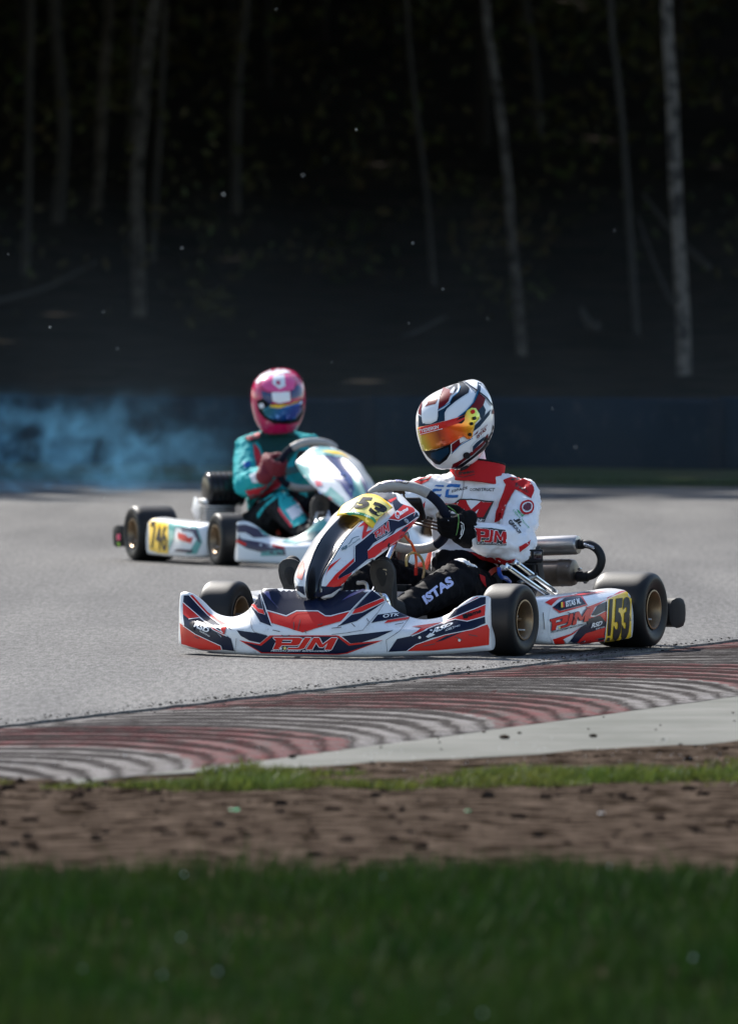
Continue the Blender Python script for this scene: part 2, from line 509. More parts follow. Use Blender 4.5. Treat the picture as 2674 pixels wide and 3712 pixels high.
for i in range(nu+1):
    u = KU0+i*DU
    for j in range(nw+1):
        w = -.05 + j*(KW+.05)/nw
        wob = .34*fbm(u, w, 1.3, 4) + .05*fbm(u*5, w*5, 2, 2)
        p = kerb_phase(u, max(0, w)) + wob*1.6; fr_ = p % 1.0
        s = (fr_/.2)**1.5 if fr_ < .2 else 1-.72*((fr_-.2)/.8)**1.6
        if fr_ > .9: s *= 1-((fr_-.9)/.1)*.999
        fade = min(1, max(0, (w-.02)/.25))*min(1, max(0, (KW-w)/.05))
        wear = max(0.25, min(1, .75+1.4*fbm(u*.9, w*1.1, 1.0, 2, 5)))
        z = -.012 + .010*w/KW + .0115*s*fade*wear + .0014*fbm(u, w, 30, 3) + .002*fbm(u, w, 5, 2)
        x, y = kuv(u, w); vs.append((x, y, z)); ph.append(p+.5*fbm(u, w, 14, 3)); face_shade.append((s if fr_ > .36 else s*.1+.03)*min(1, wear+.35) if fade > .2 else .3+.5*noise.noise(Vector((u*9, w*9, 0))))  # last list: low on steep camera-side faces, where shade is painted
fs = [(i*(nw+1)+j, i*(nw+1)+j+1, (i+1)*(nw+1)+j+1, (i+1)*(nw+1)+j) for i in range(nu) for j in range(nw)]
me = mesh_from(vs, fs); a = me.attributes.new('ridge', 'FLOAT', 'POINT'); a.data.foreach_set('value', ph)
a = me.attributes.new('ridge_shade', 'FLOAT', 'POINT'); a.data.foreach_set('value', face_shade)
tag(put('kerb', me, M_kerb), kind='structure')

# --- concrete apron behind the kerb --------------------------------
M_conc = mat('concrete', (.150, .150, .136), .8, col2=(.105, .108, .095), vs=2.2, spec=.05, dirt=.45, bump=.35, bs=70, bdist=.006)
rows = []
for i in range(160):
    u = -4.5+i*.17
    wo = min(7.5, 1.79+(u+1.85)*.417)
    rows.append([(*kuv(u, KW-.03 + (wo-KW+.25)*j/8), (-.004 if j == 0 else .003)+.002*fbm(u, j*.2, 1.2)) for j in range(9)])
v, f = grid(rows); tag(put('concrete_apron', mesh_from(v, f), M_conc), kind='structure')

# --- verge: trodden soil between the apron and the camera ----------
EDGE = [(-60, 10), (-6, 22.9), (-2, 25.6), (-.977, 26.3), (-.42, 26.75), (.054, 27.4), (1.06, 28.6), (4, 32.0), (12, 41), (40, 70)]
def yedge(x):
    for (a, b), (c, d) in zip(EDGE[:-1], EDGE[1:]):
        if a <= x <= c: return b+(d-b)*(x-a)/(c-a)
    return 20
def vz(x, y):
    d = yedge(x)-y
    k = min(1, max(0, d/.35))
    near = min(1, max(0, (21.9-y)/1.5))
    return -.035 + k*(.040+.018*fbm(x, y, 1.6, 3) + .010*fbm(x, y, 7, 3)) + .03*near
xs = [-14, -9, -6, -4.4]+[-3.4+i*.07 for i in range(98)]+[3.6, 4.6, 6, 9, 14]
rows = []
for x in xs:
    ye = yedge(x)+.05*fbm(x, 0, 3, 3)
    ys = [ye-.0]+[ye-.09*i for i in range(1, 20)]+[ye-1.8-(ye-1.8-12)*(i/75) for i in range(1, 76)]
    rows.append([(x, y, vz(x, y)) for y in ys])
v, f = grid(rows)
tag(put('verge', mesh_from(v, [q[::-1] for q in f]), M_soil), kind='structure')

def rock_mesh(r, seed, n=1):
    bm = bmesh.new(); bmesh.ops.create_icosphere(bm, subdivisions=n, radius=r)
    for vv in bm.verts: vv.co *= 1+.45*noise.noise(vv.co*(1.6/r)+Vector((seed, 0, 0)))
    me = bpy.data.meshes.new('r'); bm.to_mesh(me); bm.free(); return me
M_clod = mat('clod', (.045, .032, .024), .95, col2=(.014, .010, .008), vs=30, spec=.0)
cl = MB(); rs = [rock_mesh(1, k*3.3) for k in range(6)]
for i in range(2600):
    x = random.uniform(-3, 3); y = random.uniform(20.4, 25.6) if i < 2100 else random.uniform(25, yedge(x))
    r = .003+.015*random.random()**5; q = rs[i % 6]
    z = vz(x, y); sx = random.uniform(.8, 1.5)
    cl.add([(x+vv.co.x*r*sx, y+vv.co.y*r, z+vv.co.z*r*.6+r*.25) for vv in q.vertices], [tuple(p.vertices) for p in q.polygons])
cm = cl.build('soil_clods', M_clod); tag(cm, 'dark clods and small stones scattered over the bare soil', 'stones', kind='stuff')
# crumbs of soil thrown on the apron
cl = MB()
for i in range(45):
    u = random.uniform(-2.5, 8); wo = min(6, 1.79+(u+1.85)*.417); w = random.uniform(KW+.05, wo); r = .003+.009*random.random()**4
    x, y = kuv(u, w); q = rs[i % 6]
    cl.add([(x+vv.co.x*r*1.5, y+vv.co.y*r, .008+vv.co.z*r*.6) for vv in q.vertices], [tuple(p.vertices) for p in q.polygons])
tag(cl.build('soil_crumbs', M_clod), 'crumbs of dark soil lying on the pale concrete apron', 'stones', kind='stuff')

M_rub = mat('rubber_crumb', (.012, .012, .012), .7, spec=.2)
rub = MB()
for i in range(1500):
    u = random.uniform(-3, 10.5); w = -abs(random.gauss(0, .05)) if i < 1200 else random.uniform(0, .2); r = .0012+.0030*random.random()**4
    x, y = kuv(u, w); q = rs[i % 6]; z0 = .0 if w < 0 else -.010
    rub.add([(x+vv.co.x*r*1.4, y+vv.co.y*r, z0+vv.co.z*r*.7+r*.4) for vv in q.vertices], [tuple(p.vertices) for p in q.polygons])
tag(rub.build('rubber_crumbs', M_rub), 'black rubber crumbs gathered along the edge where asphalt meets kerb', 'crumbs', kind='stuff')

# --- grass ----------------------------------------------------------
def grass_mat(name, a, b, tr, rough=.45):
    m = mat(name, a, rough, col2=b, vs=1.4, trans=tr, detail=4, vmin=.3, vmax=.7)
    nt = m.node_tree; N = nt.nodes.new; L = nt.links.new; nt.nodes['Principled BSDF'].inputs['Specular IOR Level'].default_value = .12
    at = N('ShaderNodeAttribute'); at.attribute_name = 'tone'
    bs = nt.nodes['Principled BSDF']; lk = [l for l in nt.links if l.to_socket == bs.inputs['Base Color']][0]; src = lk.from_socket
    mr = N('ShaderNodeMapRange'); mr.inputs[3].default_value = .45; mr.inputs[4].default_value = 1.5; L(at.outputs['Fac'], mr.inputs[0])
    mx = N('ShaderNodeMix'); mx.data_type = 'RGBA'; mx.blend_type = 'MULTIPLY'; mx.inputs[0].default_value = 1
    L(src, mx.inputs[6]); L(mr.outputs[0], mx.inputs[7]); L(mx.outputs[2], bs.inputs['Base Color'])
    tn = [n for n in nt.nodes if n.type == 'BSDF_TRANSLUCENT'][0]; L(mx.outputs[2], tn.inputs[0])
    return m
def blades(name, pts, hmin, hmax, wd, m, lean=.5):
    n = len(pts); P = np.array(pts); h = rng.uniform(hmin, hmax, n)*P[:, 3]; a = rng.uniform(0, 2*np.pi, n); w = wd*rng.uniform(.6, 1.4, n)
    la = rng.uniform(0, 2*np.pi, n); ll = h*lean*rng.uniform(.1, 1.2, n)
    dx, dy = np.cos(a)*w/2, np.sin(a)*w/2; lx, ly = np.cos(la)*ll, np.sin(la)*ll
    x, y, z = P[:, 0], P[:, 1], P[:, 2]-.006
    V = np.empty((n, 5, 3))
    V[:, 0] = np.stack([x-dx, y-dy, z], 1); V[:, 1] = np.stack([x+dx, y+dy, z], 1)
    V[:, 2] = np.stack([x-dx*.8+lx*.4, y-dy*.8+ly*.4, z+h*.55], 1); V[:, 3] = np.stack([x+dx*.8+lx*.4, y+dy*.8+ly*.4, z+h*.55], 1)
    V[:, 4] = np.stack([x+lx, y+ly, z+h*.95], 1)
    me = bpy.data.meshes.new(name); me.vertices.add(n*5); me.vertices.foreach_set('co', V.reshape(-1))
    li = np.arange(n)[:, None]*5; lq = np.concatenate([li+0, li+1, li+3, li+2, li+2, li+3, li+4], 1).reshape(-1)
    me.loops.add(n*7); me.loops.foreach_set('vertex_index', lq.astype(np.int32))
    ls = (np.arange(n)[:, None]*7+np.array([[0, 4]])).reshape(-1)
    me.polygons.add(n*2); me.polygons.foreach_set('loop_start', ls.astype(np.int32))
    me.update(calc_edges=True); me.validate()
    t = me.attributes.new('tone', 'FLOAT', 'POINT'); t.data.foreach_set('value', np.repeat(rng.uniform(0, 1, n), 5))
    return put(name, me, m)
M_grass1 = grass_mat('lawn_grass', (.012, .042, .005), (.028, .047, .008), .2, .7)
M_grass2 = grass_mat('verge_grass', (.058, .105, .016), (.13, .115, .032), .32)
pts = []
while len(pts) < 120000:
    x = random.uniform(-2.6, 2.6); y = random.uniform(14.5, 21.4)
    e = 20.95 + .5*fbm(x, 0, 1.6, 4) + .25*random.random()**2
    if y > e: continue
    d = fbm(x, y*.5, 2.2, 3)
    pts.append((x, y, vz(x, y), .75+.9*d+(.6*random.random()**6)))
o = blades('lawn', pts, .035, .085, .0045, M_grass1); tag(o, 'dark green blurred lawn along the bottom of the picture', 'grass', kind='stuff')
pts = []; k = 0
while len(pts) < 42000 and k < 900000:
    k += 1
    x = random.uniform(-3, 3.2); t = (x+1.2)/2.6
    lo = 25.05 + .55*max(0, t) ; hi = 26.25+1.75*max(0, min(1.6, t))**1.6
    y = random.uniform(lo-.3, hi+.3)
    if y > yedge(x)-.02: continue
    m_ = min((y-lo)/.3, (hi-y)/.5, 1.0)
    nn = fbm(x*1.0, y*.8, 1.9, 4)
    if m_ + 2.6*nn - .78 - (.25 if (x > -.3 and y > 26.4) else 0) < random.random()*.55: continue
    pts.append((x, y, vz(x, y), max(.3, .55+1.5*nn)))
o = blades('verge_turf', pts, .014, .052, .0042, M_grass2, .8); tag(o, 'patchy strip of short bright grass between soil and concrete apron', 'grass', kind='stuff')
M_under = None
M_seed = mat('seed_head', (.75, .75, .68), .6)
sdm = MB()
for i in range(215):
    x = random.uniform(-1.6, 1.6); y = random.uniform(15, 20.3) if i < 22 else random.uniform(25, 27)
    r = random.uniform(.001, .0022) if i < 22 else .0009; sdm.add(*ellipsoid((x, y, vz(x, y)+random.uniform(.04, .08)), (r, r, r*1.4), nu=5, nv=6))
tag(sdm.build('dew_drops', mat('dew', (.9, .95, 1), .05, spec=1.0)), 'dew drops and pale seed heads sparkling in the grass', 'dew', kind='stuff')

# litter on the soil
def scrap(x, y, s, m, label):
    vs = []; 
    for i in range(4):
        for j in range(4): vs.append((x+(i-1.5)*s*.5, y+(j-1.5)*s*.3, vz(x, y)+.006+s*.5*abs(noise.noise(Vector((i*.9, j*.9, x*7))))))
    fs = [(i*4+j, i*4+j+1, i*4+j+5, i*4+j+4) for i in range(3) for j in range(3)]
    me = modded(mesh_from(vs, fs), [('SOLIDIFY', dict(thickness=.002))])
    o = bpy.data.objects.new('plastic_scrap', me); COL.objects.link(o); me.materials.append(m); tag(o, label, 'litter')
M_gp = mat('green_plastic', (.03, .45, .16), .4, coat=.3); M_wp = mat('white_plastic', (.75, .75, .72), .4)
scrap(-.327, 24.13, .016, M_gp, 'crumpled bright green scrap lying on the bare soil, the left and larger one')
scrap(.24, 24.13, .009, M_gp, 'tiny bright green scrap on the soil below the kart, the right and smaller one')
scrap(.566, 24.2, .009, M_wp, 'tiny white scrap on the soil towards the right edge')

# --- far verge, barrier ---------------------------------------------
M_fargrass = mat('far_grass', (.03, .045, .018), .9, col2=(.05, .05, .028), vs=1.5, spec=.0)
BXS = [-40+i*2.0 for i in range(41)]
rows = []
for x in BXS: rows.append([(x, far_edge(x)+d, z) for d, z in ((-.15, -.02), (.0, .02), (.8, .07), (2.2, .1), (4, .12), (9, .35))])
v, f = grid(rows); tag(put('far_verge', mesh_from(v, [q[::-1] for q in f]), M_fargrass), kind='structure')
pts = []
for i in range(26000):
    x = random.uniform(-7, 7); y = far_edge(x)+random.uniform(0, 2.6)*random.random(); pts.append((x, y, .03, .7+.8*random.random()))
o = blades('far_turf', pts, .010, .030, .010, M_grass1, .7); tag(o, 'thin line of grass along the far edge of the track', 'grass', kind='stuff')
M_belt = mat('rubber_belt', (.0022, .009, .017), .85, spec=.1, col2=(.004, .012, .020), vs=1.1, bump=.4, bs=6, bdist=.03, dirt=.3)
M_belt2 = mat('belt_seam', (.006, .010, .016), .8, spec=.1)
bar = empty('safety_barrier', (0, 76, 0)); OFF[bar.name] = Vector((0, 76, 0))
tag(bar, 'low dark blue safety barrier running along the foot of the wood', 'barrier')
def by(x): return far_edge(x)+2.3
for i in range(-7, 8):
    x0 = i*2.6; x1 = x0+2.57
    n = 14; rws = []
    for k in range(n+1):
        x = x0+(x1-x0)*k/n; y = by(x); H = .63+.012*math.sin(i*2.3)
        bl = .035*math.sin(k/n*math.pi*4)
        rws.append([(x, y-.02+bl, .06), (x, y-.05+bl, .3), (x, y-.03+bl, H-.03), (x, y+.02, H), (x, y+.05, H-.01), (x, y+.12, .06)])
    v, f = grid(rws, capends=True)
    me = mesh_from(v, [q[::-1] for q in f]); sharp(me, 50); put('belt_panel', me, M_belt, bar)
    m_ = MB(); m_.add(*box((x0-.015, by(x0)-.07, .34), (.10, .03, .56))); m_.build('seam_strip', M_belt2, bar, bevel=.006)

# --- wooded bank ------------------------------------------------------
def bankz(y):
    if y < 80: return .15
    z = .2+.045*(y-80)
    if y > 110: z += .055*(y-110)
    if y > 150: z += .08*(y-150)
    return z
M_bank = mat('leaf_litter', (.034, .025, .017), .95, col2=(.012, .012, .008), vs=1.6, bump=.8, bs=6, bdist=.08, spec=.02)
rows = []
for i in range(90):
    y = 79.5+i*1.9
    rows.append([(x, y, bankz(y)+.25*fbm(x, y, .25, 4)*min(1, (y-79)/6)+.05*fbm(x, y, 1.5, 2)) for x in [-60+j*1.0 for j in range(121)]])
v, f = grid(rows); tag(put('wooded_bank', mesh_from(v, f), M_bank), kind='structure')

def leaf_cloud(n, cx, rad, size, seed, squash=1.0):
    rg = np.random.default_rng(seed); V = []; F = []
    for i in range(n):
        d = rg.normal(size=3); d /= np.linalg.norm(d); r = rad*(rg.random()**.45)
        p = np.array(cx)+d*r*np.array([1, 1, squash])
        a = rg.normal(size=3); a /= np.linalg.norm(a); b = np.cross(a, rg.normal(size=3)); b /= np.linalg.norm(b)
        s = size*rg.uniform(.5, 1.3); k = len(V)
        V += [tuple(p-a*s), tuple(p+b*s*.45), tuple(p+a*s), tuple(p-b*s*.45)]; F.append((k, k+1, k+2, k+3))
    return V, F
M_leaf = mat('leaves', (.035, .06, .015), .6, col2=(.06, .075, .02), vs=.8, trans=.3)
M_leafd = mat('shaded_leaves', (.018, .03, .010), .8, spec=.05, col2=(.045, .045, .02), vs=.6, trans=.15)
M_barkb = mat('birch_bark', (.12, .10, .082), .85, col2=(.02, .016, .013), vs=9, bump=.5, bs=20, bdist=.01, vmin=.46, vmax=.58)
M_barkm = mat('dull_birch_bark', (.075, .064, .053), .9, col2=(.020, .017, .014), vs=7, bump=.5, bs=20, bdist=.01, vmin=.42, vmax=.62, spec=.1)
M_barkd = mat('grey_bark', (.036, .030, .024), .9, col2=(.015, .013, .011), vs=5, bump=.6, bs=25, bdist=.01)
# shared crown shape
cr = MB()
for i in range(26):
    t = random.random(); r_ = 2.2*(1-t*.6); a_ = random.uniform(0, 6.28)
    c_ = (math.cos(a_)*r_*random.random(), math.sin(a_)*r_*random.random(), t*8)
    V_, F_ = leaf_cloud(90, c_, 1.3, .17, 100+i, .7); cr.add(V_, F_)
crown_me = cr.mesh(False)
def Dpt(px, py, Y):
    x = (px/.6111-1337)/FPX*Y; z = CAM_H-((py/.6111-HORIZON)/FPX)*Y; return Vector((x, Y, z))
def depth_for(py):
    lo, hi = 80, 260
    for _ in range(40):
        mid = (lo+hi)/2
        if Dpt(0, py, mid).z > bankz(mid): hi, lo = hi, mid
        else: hi = mid
    return (lo+hi)/2
def tree(name, pts, wpx, m, label, group=None, crown=True):
    Y = depth_for(pts[0][1])
    P = [Dpt(x, y, Y) for x, y in pts]
    base = P[0].copy(); base.z = bankz(Y)-.15
    P[0] = base
    top = P[-1]; d = (P[-1]-P[-2]).normalized()
    H = random.uniform(15, 19)
    for k in range(1, 5): P.append(top + Vector((d.x*k*1.2, random.uniform(-.3, .3), (H-top.z)*k/4)))
    Q = catmull(P, 7); w = wpx*.86/22000*Y/2
    t = empty(name, base); OFF[t.name] = base.copy(); tag(t, label, 'tree', group)
    Z0 = base.z; Z1 = Q[-1].z
    rr = [w*(1.25-.9*((q.z-Z0)/(Z1-Z0)))*(1+.12*noise.noise(q*1.7)) for q in Q]; rr[0] *= 1.35; rr[1] *= 1.12
    tm = MB(); tm.add(*tube(Q, rr, 12))
    tm.build('trunk', m, t)
    if crown:
        c = bpy.data.objects.new('crown', crown_me.copy()); COL.objects.link(c); c.data.materials.append(M_leaf)
        c.parent = t; c.location = Vector((Q[-14].x, Q[-14].y, max(Q[-14].z, 8.0)))-base; c.rotation_euler = (0, 0, random.uniform(0, 6))
        mz = 7.0; sc_ = random.uniform(.9, 1.2); c.scale = (sc_, sc_, sc_)
    return t
G_ = 'trees on the dark bank behind the track'
tree('birch_tree', [(1515, 835), (1512, 700), (1500, 500), (1494, 380), (1487, 200), (1475, 0)], 30, M_barkb, 'pale birch with the thickest trunk, rightmost tree on the bank', G_)
tree('birch_tree', [(1157, 790), (1150, 700), (1133, 520), (1122, 380), (1108, 250), (1090, 120), (1074, -20)], 21, M_barkm, 'slim leaning birch behind the nearer driver, bowed to the left', G_)
tree('young_tree', [(1413, 755), (1402, 620), (1392, 480), (1380, 300), (1366, 160), (1350, -10)], 15, M_barkd, 'thin dark tree just left of the thick pale birch', G_)
tree('birch_tree', [(310, 700), (306, 560), (302, 420), (315, 250), (325, 120), (342, -10)], 30, M_barkm, 'stout pale trunk on the left, its foot lowest of the left group', G_)
tree('birch_tree', [(213, 470), (222, 350), (228, 220), (236, 100), (243, -10)], 24, M_barkm, 'pale trunk high on the bank between the two leftmost trees and the stout one', G_)
tree('pine_tree', [(523, 478), (523, 360), (526, 200), (536, 80), (545, -10)], 20, M_barkd, 'straight trunk standing alone above and left of the pink helmet', G_)
tree('young_tree', [(56, 610), (62, 440), (66, 200), (70, -10)], 17, M_barkd, 'slim straight tree nearest the left edge', G_)
tree('pine_tree', [(126, 500), (138, 360), (142, 260), (126, 80), (120, -10)], 25, M_barkd, 'trunk with a kink halfway up, second from the left edge', G_)
tree('young_tree', [(338, 570), (346, 420), (356, 260), (362, 120), (366, -10)], 13, M_barkd, 'thin dark stem directly right of the stout pale trunk', G_)
tree('young_tree', [(962, 640), (948, 460), (934, 340), (912, 160), (900, -10)], 11, M_barkd, 'faint thin stem in the middle of the dark wood', G_)
tree('pine_tree', [(1192, 300), (1186, 180), (1172, 60), (1162, -10)], 17, M_barkd, 'distant trunk at the top of the picture right of the leaning birch', G_)
tree('pine_tree', [(292, 330), (294, 200), (300, -10)], 16, M_barkd, 'distant trunk at the top left behind the stout pale trunk', G_)
def fallen(a, b, w, Y, label, m=M_barkd):
    p = Dpt(*a, Y); q = Dpt(*b, Y+1.5); mid = (p+q)/2+Vector((0, 0, -.06))
    Q = catmull([p, mid, q], 6); tm = MB(); tm.add(*tube(Q, [w*(1-.5*i/len(Q)) for i in range(len(Q))], 8))
    o = tm.build('fallen_branch', m); tag(o, label, 'branch')
fallen((1570, 592), (1425, 430), .035, 103, 'bare branch slanting up to the left behind the thick birch')
fallen((1490, 672), (1412, 478), .028, 100, 'thin dead branch leaning between the two right hand trees')
fallen((1322, 722), (1288, 685), .05, 97, 'short broken branch lying on the bank right of the nearer helmet')
fallen((-10, 668), (215, 578), .03, 102, 'long fallen branch lying across the bank at the left edge')
fallen((775, 778), (985, 702), .035, 97, 'fallen branch lying across the middle of the bank')
fallen((345, 870), (360, 835), .04, 90, 'short upright stump of branch behind the drifting smoke')
# undergrowth and the mass of the wood beyond
ug = MB(); rg = np.random.default_rng(3)
for i in range(230):
    y = rg.uniform(95, 215); x = rg.uniform(-9, 9)*(y/130); h = rg.uniform(.3, 2.4)*(1 if y < 110 else 2.2)
    V_, F_ = leaf_cloud(int(60), (x, y, bankz(y)+h*.6), h*.9, .05+.0011*(y-80), 500+i, .8); ug.add(V_, F_)
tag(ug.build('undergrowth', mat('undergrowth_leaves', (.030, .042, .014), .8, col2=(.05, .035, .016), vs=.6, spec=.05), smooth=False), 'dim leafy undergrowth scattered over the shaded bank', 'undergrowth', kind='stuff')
cn = MB()
n_ = 52000
pc = np.stack([rg.uniform(-55, 20, n_), rg.uniform(85.5, 165, n_), np.zeros(n_)], 1)
pc[:, 2] = 9+rg.random(n_)*9+np.maximum(0, pc[:, 1]-110)*.12
A_ = rg.normal(size=(n_, 3)); A_[:, 2] *= .6; A_ /= np.linalg.norm(A_, axis=1)[:, None]
B_ = np.cross(A_, rg.normal(size=(n_, 3))); B_ /= np.linalg.norm(B_, axis=1)[:, None]
S_ = rg.uniform(.6, 1.15, n_)[:, None]
pc[40000:, 1] = rg.uniform(150, 240, n_-40000); pc[40000:, 2] += 5
S_[40000:] *= 1.9
Vc = np.stack([pc-A_*S_, pc+B_*S_*.6, pc+A_*S_, pc-B_*S_*.6], 1).reshape(-1, 3)
me = bpy.data.meshes.new('woodland_canopy'); me.from_pydata(Vc.tolist(), [], [(4*i, 4*i+1, 4*i+2, 4*i+3) for i in range(n_)]); me.update()
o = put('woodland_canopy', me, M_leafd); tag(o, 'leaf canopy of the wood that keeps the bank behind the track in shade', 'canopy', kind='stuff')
# far slender stems that read as one mass
st = MB()
for i in range(60):
    y = rg.uniform(125, 215); x = rg.uniform(-10, 10)*(y/150); h = 14; w = rg.uniform(.05, .12); dx = rg.uniform(-.8, .8)
    st.add(*tube([(x, y, bankz(y)-.3), (x+dx*.4, y, bankz(y)+h*.5), (x+dx, y, bankz(y)+h)], [w, w*.8, w*.5], 6))
tag(st.build('far_stems', mat('dark_bark', (.02, .018, .016), .9, spec=.1)), 'dim stems of the deep wood beyond the bank', 'trees', kind='stuff')

# --- smoke and drifting seeds ---------------------------------------------
def volume(name, lo, hi, dens, col, label, scale=3.0, aniso=.2, thresh=(.48, .75), zpow=1.0, plume=None):
    c = [(a+b)/2 for a, b in zip(lo, hi)]; s = [b-a for a, b in zip(lo, hi)]
    me = mesh_from(*box((0, 0, 0), s), smooth=False); m = bpy.data.materials.new(name); m.use_nodes = True
    nt = m.node_tree; nt.nodes.clear(); N = nt.nodes.new; L = nt.links.new
    out = N('ShaderNodeOutputMaterial'); pv = N('ShaderNodeVolumePrincipled'); L(pv.outputs[0], out.inputs['Volume'])
    pv.inputs['Color'].default_value = (*col, 1); pv.inputs['Anisotropy'].default_value = aniso
    tc = N('ShaderNodeTexCoord'); n = N('ShaderNodeTexNoise'); n.inputs['Scale'].default_value = scale; n.inputs['Detail'].default_value = 4
    n.inputs['Distortion'].default_value = .9; mpv = N('ShaderNodeMapping'); mpv.inputs['Scale'].default_value = (1, .35, 1.1)
    L(tc.outputs['Object'], mpv.inputs[0]); L(mpv.outputs[0], n.inputs['Vector'])
    mr = N('ShaderNodeMapRange'); mr.inputs[1].default_value = thresh[0]; mr.inputs[2].default_value = thresh[1]; L(n.outputs[0], mr.inputs[0])
    sx = N('ShaderNodeSeparateXYZ'); L(tc.outputs['Generated'], sx.inputs[0])
    def fade(sock, a, b, c_, d):
        u = N('ShaderNodeMapRange'); u.interpolation_type = 'SMOOTHSTEP'; u.inputs[1].default_value = a; u.inputs[2].default_value = b; L(sock, u.inputs[0])
        v_ = N('ShaderNodeMapRange'); v_.interpolation_type = 'SMOOTHSTEP'; v_.inputs[1].default_value = c_; v_.inputs[2].default_value = d; v_.inputs[3].default_value = 1; v_.inputs[4].default_value = 0; L(sock, v_.inputs[0])
        q = N('ShaderNodeMath'); q.operation = 'MULTIPLY'; L(u.outputs[0], q.inputs[0]); L(v_.outputs[0], q.inputs[1]); return q.outputs[0]
    cur = mr.outputs[0]
    for i, rr_ in enumerate(((0, .1, .45, 1), (0, .2, .8, 1), (-.01, 0.0, zpow, 1))):
        q = N('ShaderNodeMath'); q.operation = 'MULTIPLY'; L(cur, q.inputs[0]); L(fade(sx.outputs[i], *rr_), q.inputs[1]); cur = q.outputs[0]
    q = N('ShaderNodeMath'); q.operation = 'MULTIPLY'; q.inputs[1].default_value = dens; L(cur, q.inputs[0]); L(q.outputs[0], pv.inputs['Density'])
    o = put(name, me, m); o.location = c; tag(o, label, 'smoke', kind='stuff'); return o
volume('exhaust_smoke', (-4.6, 66, .05), (-.5, 71, .80), .95, (.13, .38, .62), 'blue exhaust smoke drifting behind the teal kart on the left', scale=4.2, thresh=(.51, .74), zpow=.25)
volume('drifting_haze', (-12, 63, .03), (12, 72.5, 2.4), .0085, (.22, .30, .38), 'thin bluish haze hanging low over the far side of the track', scale=.5, thresh=(.15, .75), zpow=.1)
spk = MB()
for (x, y, r) in [(789, 287, 5), (671, 388, 5), (495, 430, 7), (403, 549, 5), (229, 690, 4), (111, 724, 5), (914, 538, 4), (981, 640, 4), (1223, 905, 3), (1274, 990, 4), (231, 1102, 3), (905, 716, 3), (1360, 510, 3), (19, 563, 3), (612, 20, 3), (735, 802, 3), (1080, 706, 3), (260, 772, 4)]:
    Y = random.uniform(44, 60); p = Dpt(x, y, Y); q = r*.00036*Y/50; spk.add(*ellipsoid(p, (q*2.0, q*2.0, q*2.0), nu=6, nv=8))
tag(spk.build('drifting_seeds', M_seed), 'white seeds and midges floating in front of the dark wood', 'seeds', kind='stuff')
# ================================================================== KART MATERIALS
NAVY = (.008, .013, .036); REDC = (.68, .018, .010)
M_white = mat('white_bodywork', (.78, .78, .78), .32, col2=(.72, .72, .72), vs=9, coat=.6, dirt=.4, bump=.05, bs=30)
M_navy = mat('navy_vinyl', NAVY, .28, coat=.0, dirt=.05, vs=12, spec=.15)
M_red = mat('red_vinyl', REDC, .3, coat=.0, dirt=.08, vs=12, spec=.25)
M_whitev = mat('white_vinyl', (.82, .82, .82), .35, coat=.3)
M_yel = mat('yellow_plate', (.95, .60, .035), .4, coat=.1, spec=.3, dirt=.08, vs=12)
M_yel2 = mat('pale_yellow', (.98, .80, .22), .4, spec=.3)
M_black = mat('black_plastic', (.006, .006, .007), .3, coat=.1, spec=.35)
M_blackv = mat('black_vinyl', (.006, .006, .007), .45, spec=.2)
M_blackm = mat('matt_black', (.008, .008, .009), .65, spec=.25, bump=.2, bs=200)
M_green = mat('green_vinyl', (.04, .35, .12), .4)
M_slate = mat('slate_vinyl', (.06, .13, .16), .4)
M_purple = mat('violet_vinyl', (.07, .07, .22), .35, coat=.4)
M_tyre = mat('slick_rubber', (.008, .008, .009), .5, spec=.28, col2=(.013, .0125, .012), vs=5, bump=.10, bs=140, rvar=.08)
M_rim = mat('bronze_magnesium', (.32, .215, .12), .42, metal=.75, col2=(.20, .14, .09), vs=14)
M_chrome = mat('chrome', (.75, .77, .80), .12, metal=1.0, rvar=.05)
M_steel = mat('brushed_steel', (.46, .45, .44), .33, metal=.9, col2=(.36, .35, .34), vs=8, rvar=.1, bump=.1, bs=40)
M_can = mat('heat_stained_steel', (.20, .165, .14), .38, metal=.7, col2=(.09, .07, .055), vs=7, rvar=.12)
M_hose = mat('black_hose', (.012, .012, .013), .55, spec=.3)
M_alu = mat('aluminium', (.55, .55, .56), .35, metal=.9)
M_bronze = mat('bronze_spoke', (.12, .085, .065), .35, metal=.6)
M_tank = mat('cloudy_plastic', (.58, .50, .44), .45, trans=.15)
M_seat = mat('fibreglass_seat', (.06, .065, .065), .5, col2=(.03, .033, .033), vs=25)
M_seatr = mat('red_seat_edge', (.45, .06, .035), .45)
M_frame = mat('black_frame_tube', (.03, .032, .036), .35, coat=.3)
M_orange = mat('orange_lead', (.85, .10, .02), .4)
M_brass = mat('amber_hose', (.55, .38, .14), .3, coat=.4)
M_blue = mat('blue_hose', (.01, .06, .35), .4, coat=.3)
M_glove = mat('black_glove_fabric', (.006, .006, .007), .85, bump=.5, bs=180, spec=.12)
M_grey_leather = mat('grey_leather', (.42, .40, .375), .55, bump=.5, bs=170, col2=(.33, .31, .29), vs=15)
M_alcantara = mat('navy_suede', (.010, .013, .026), .85, spec=.15, bump=.4, bs=300)
M_lens = mat('camera_glass', (.03, .012, .018), .08, coat=1)
M_screen = mat('dash_face', (.01, .01, .012), .25)

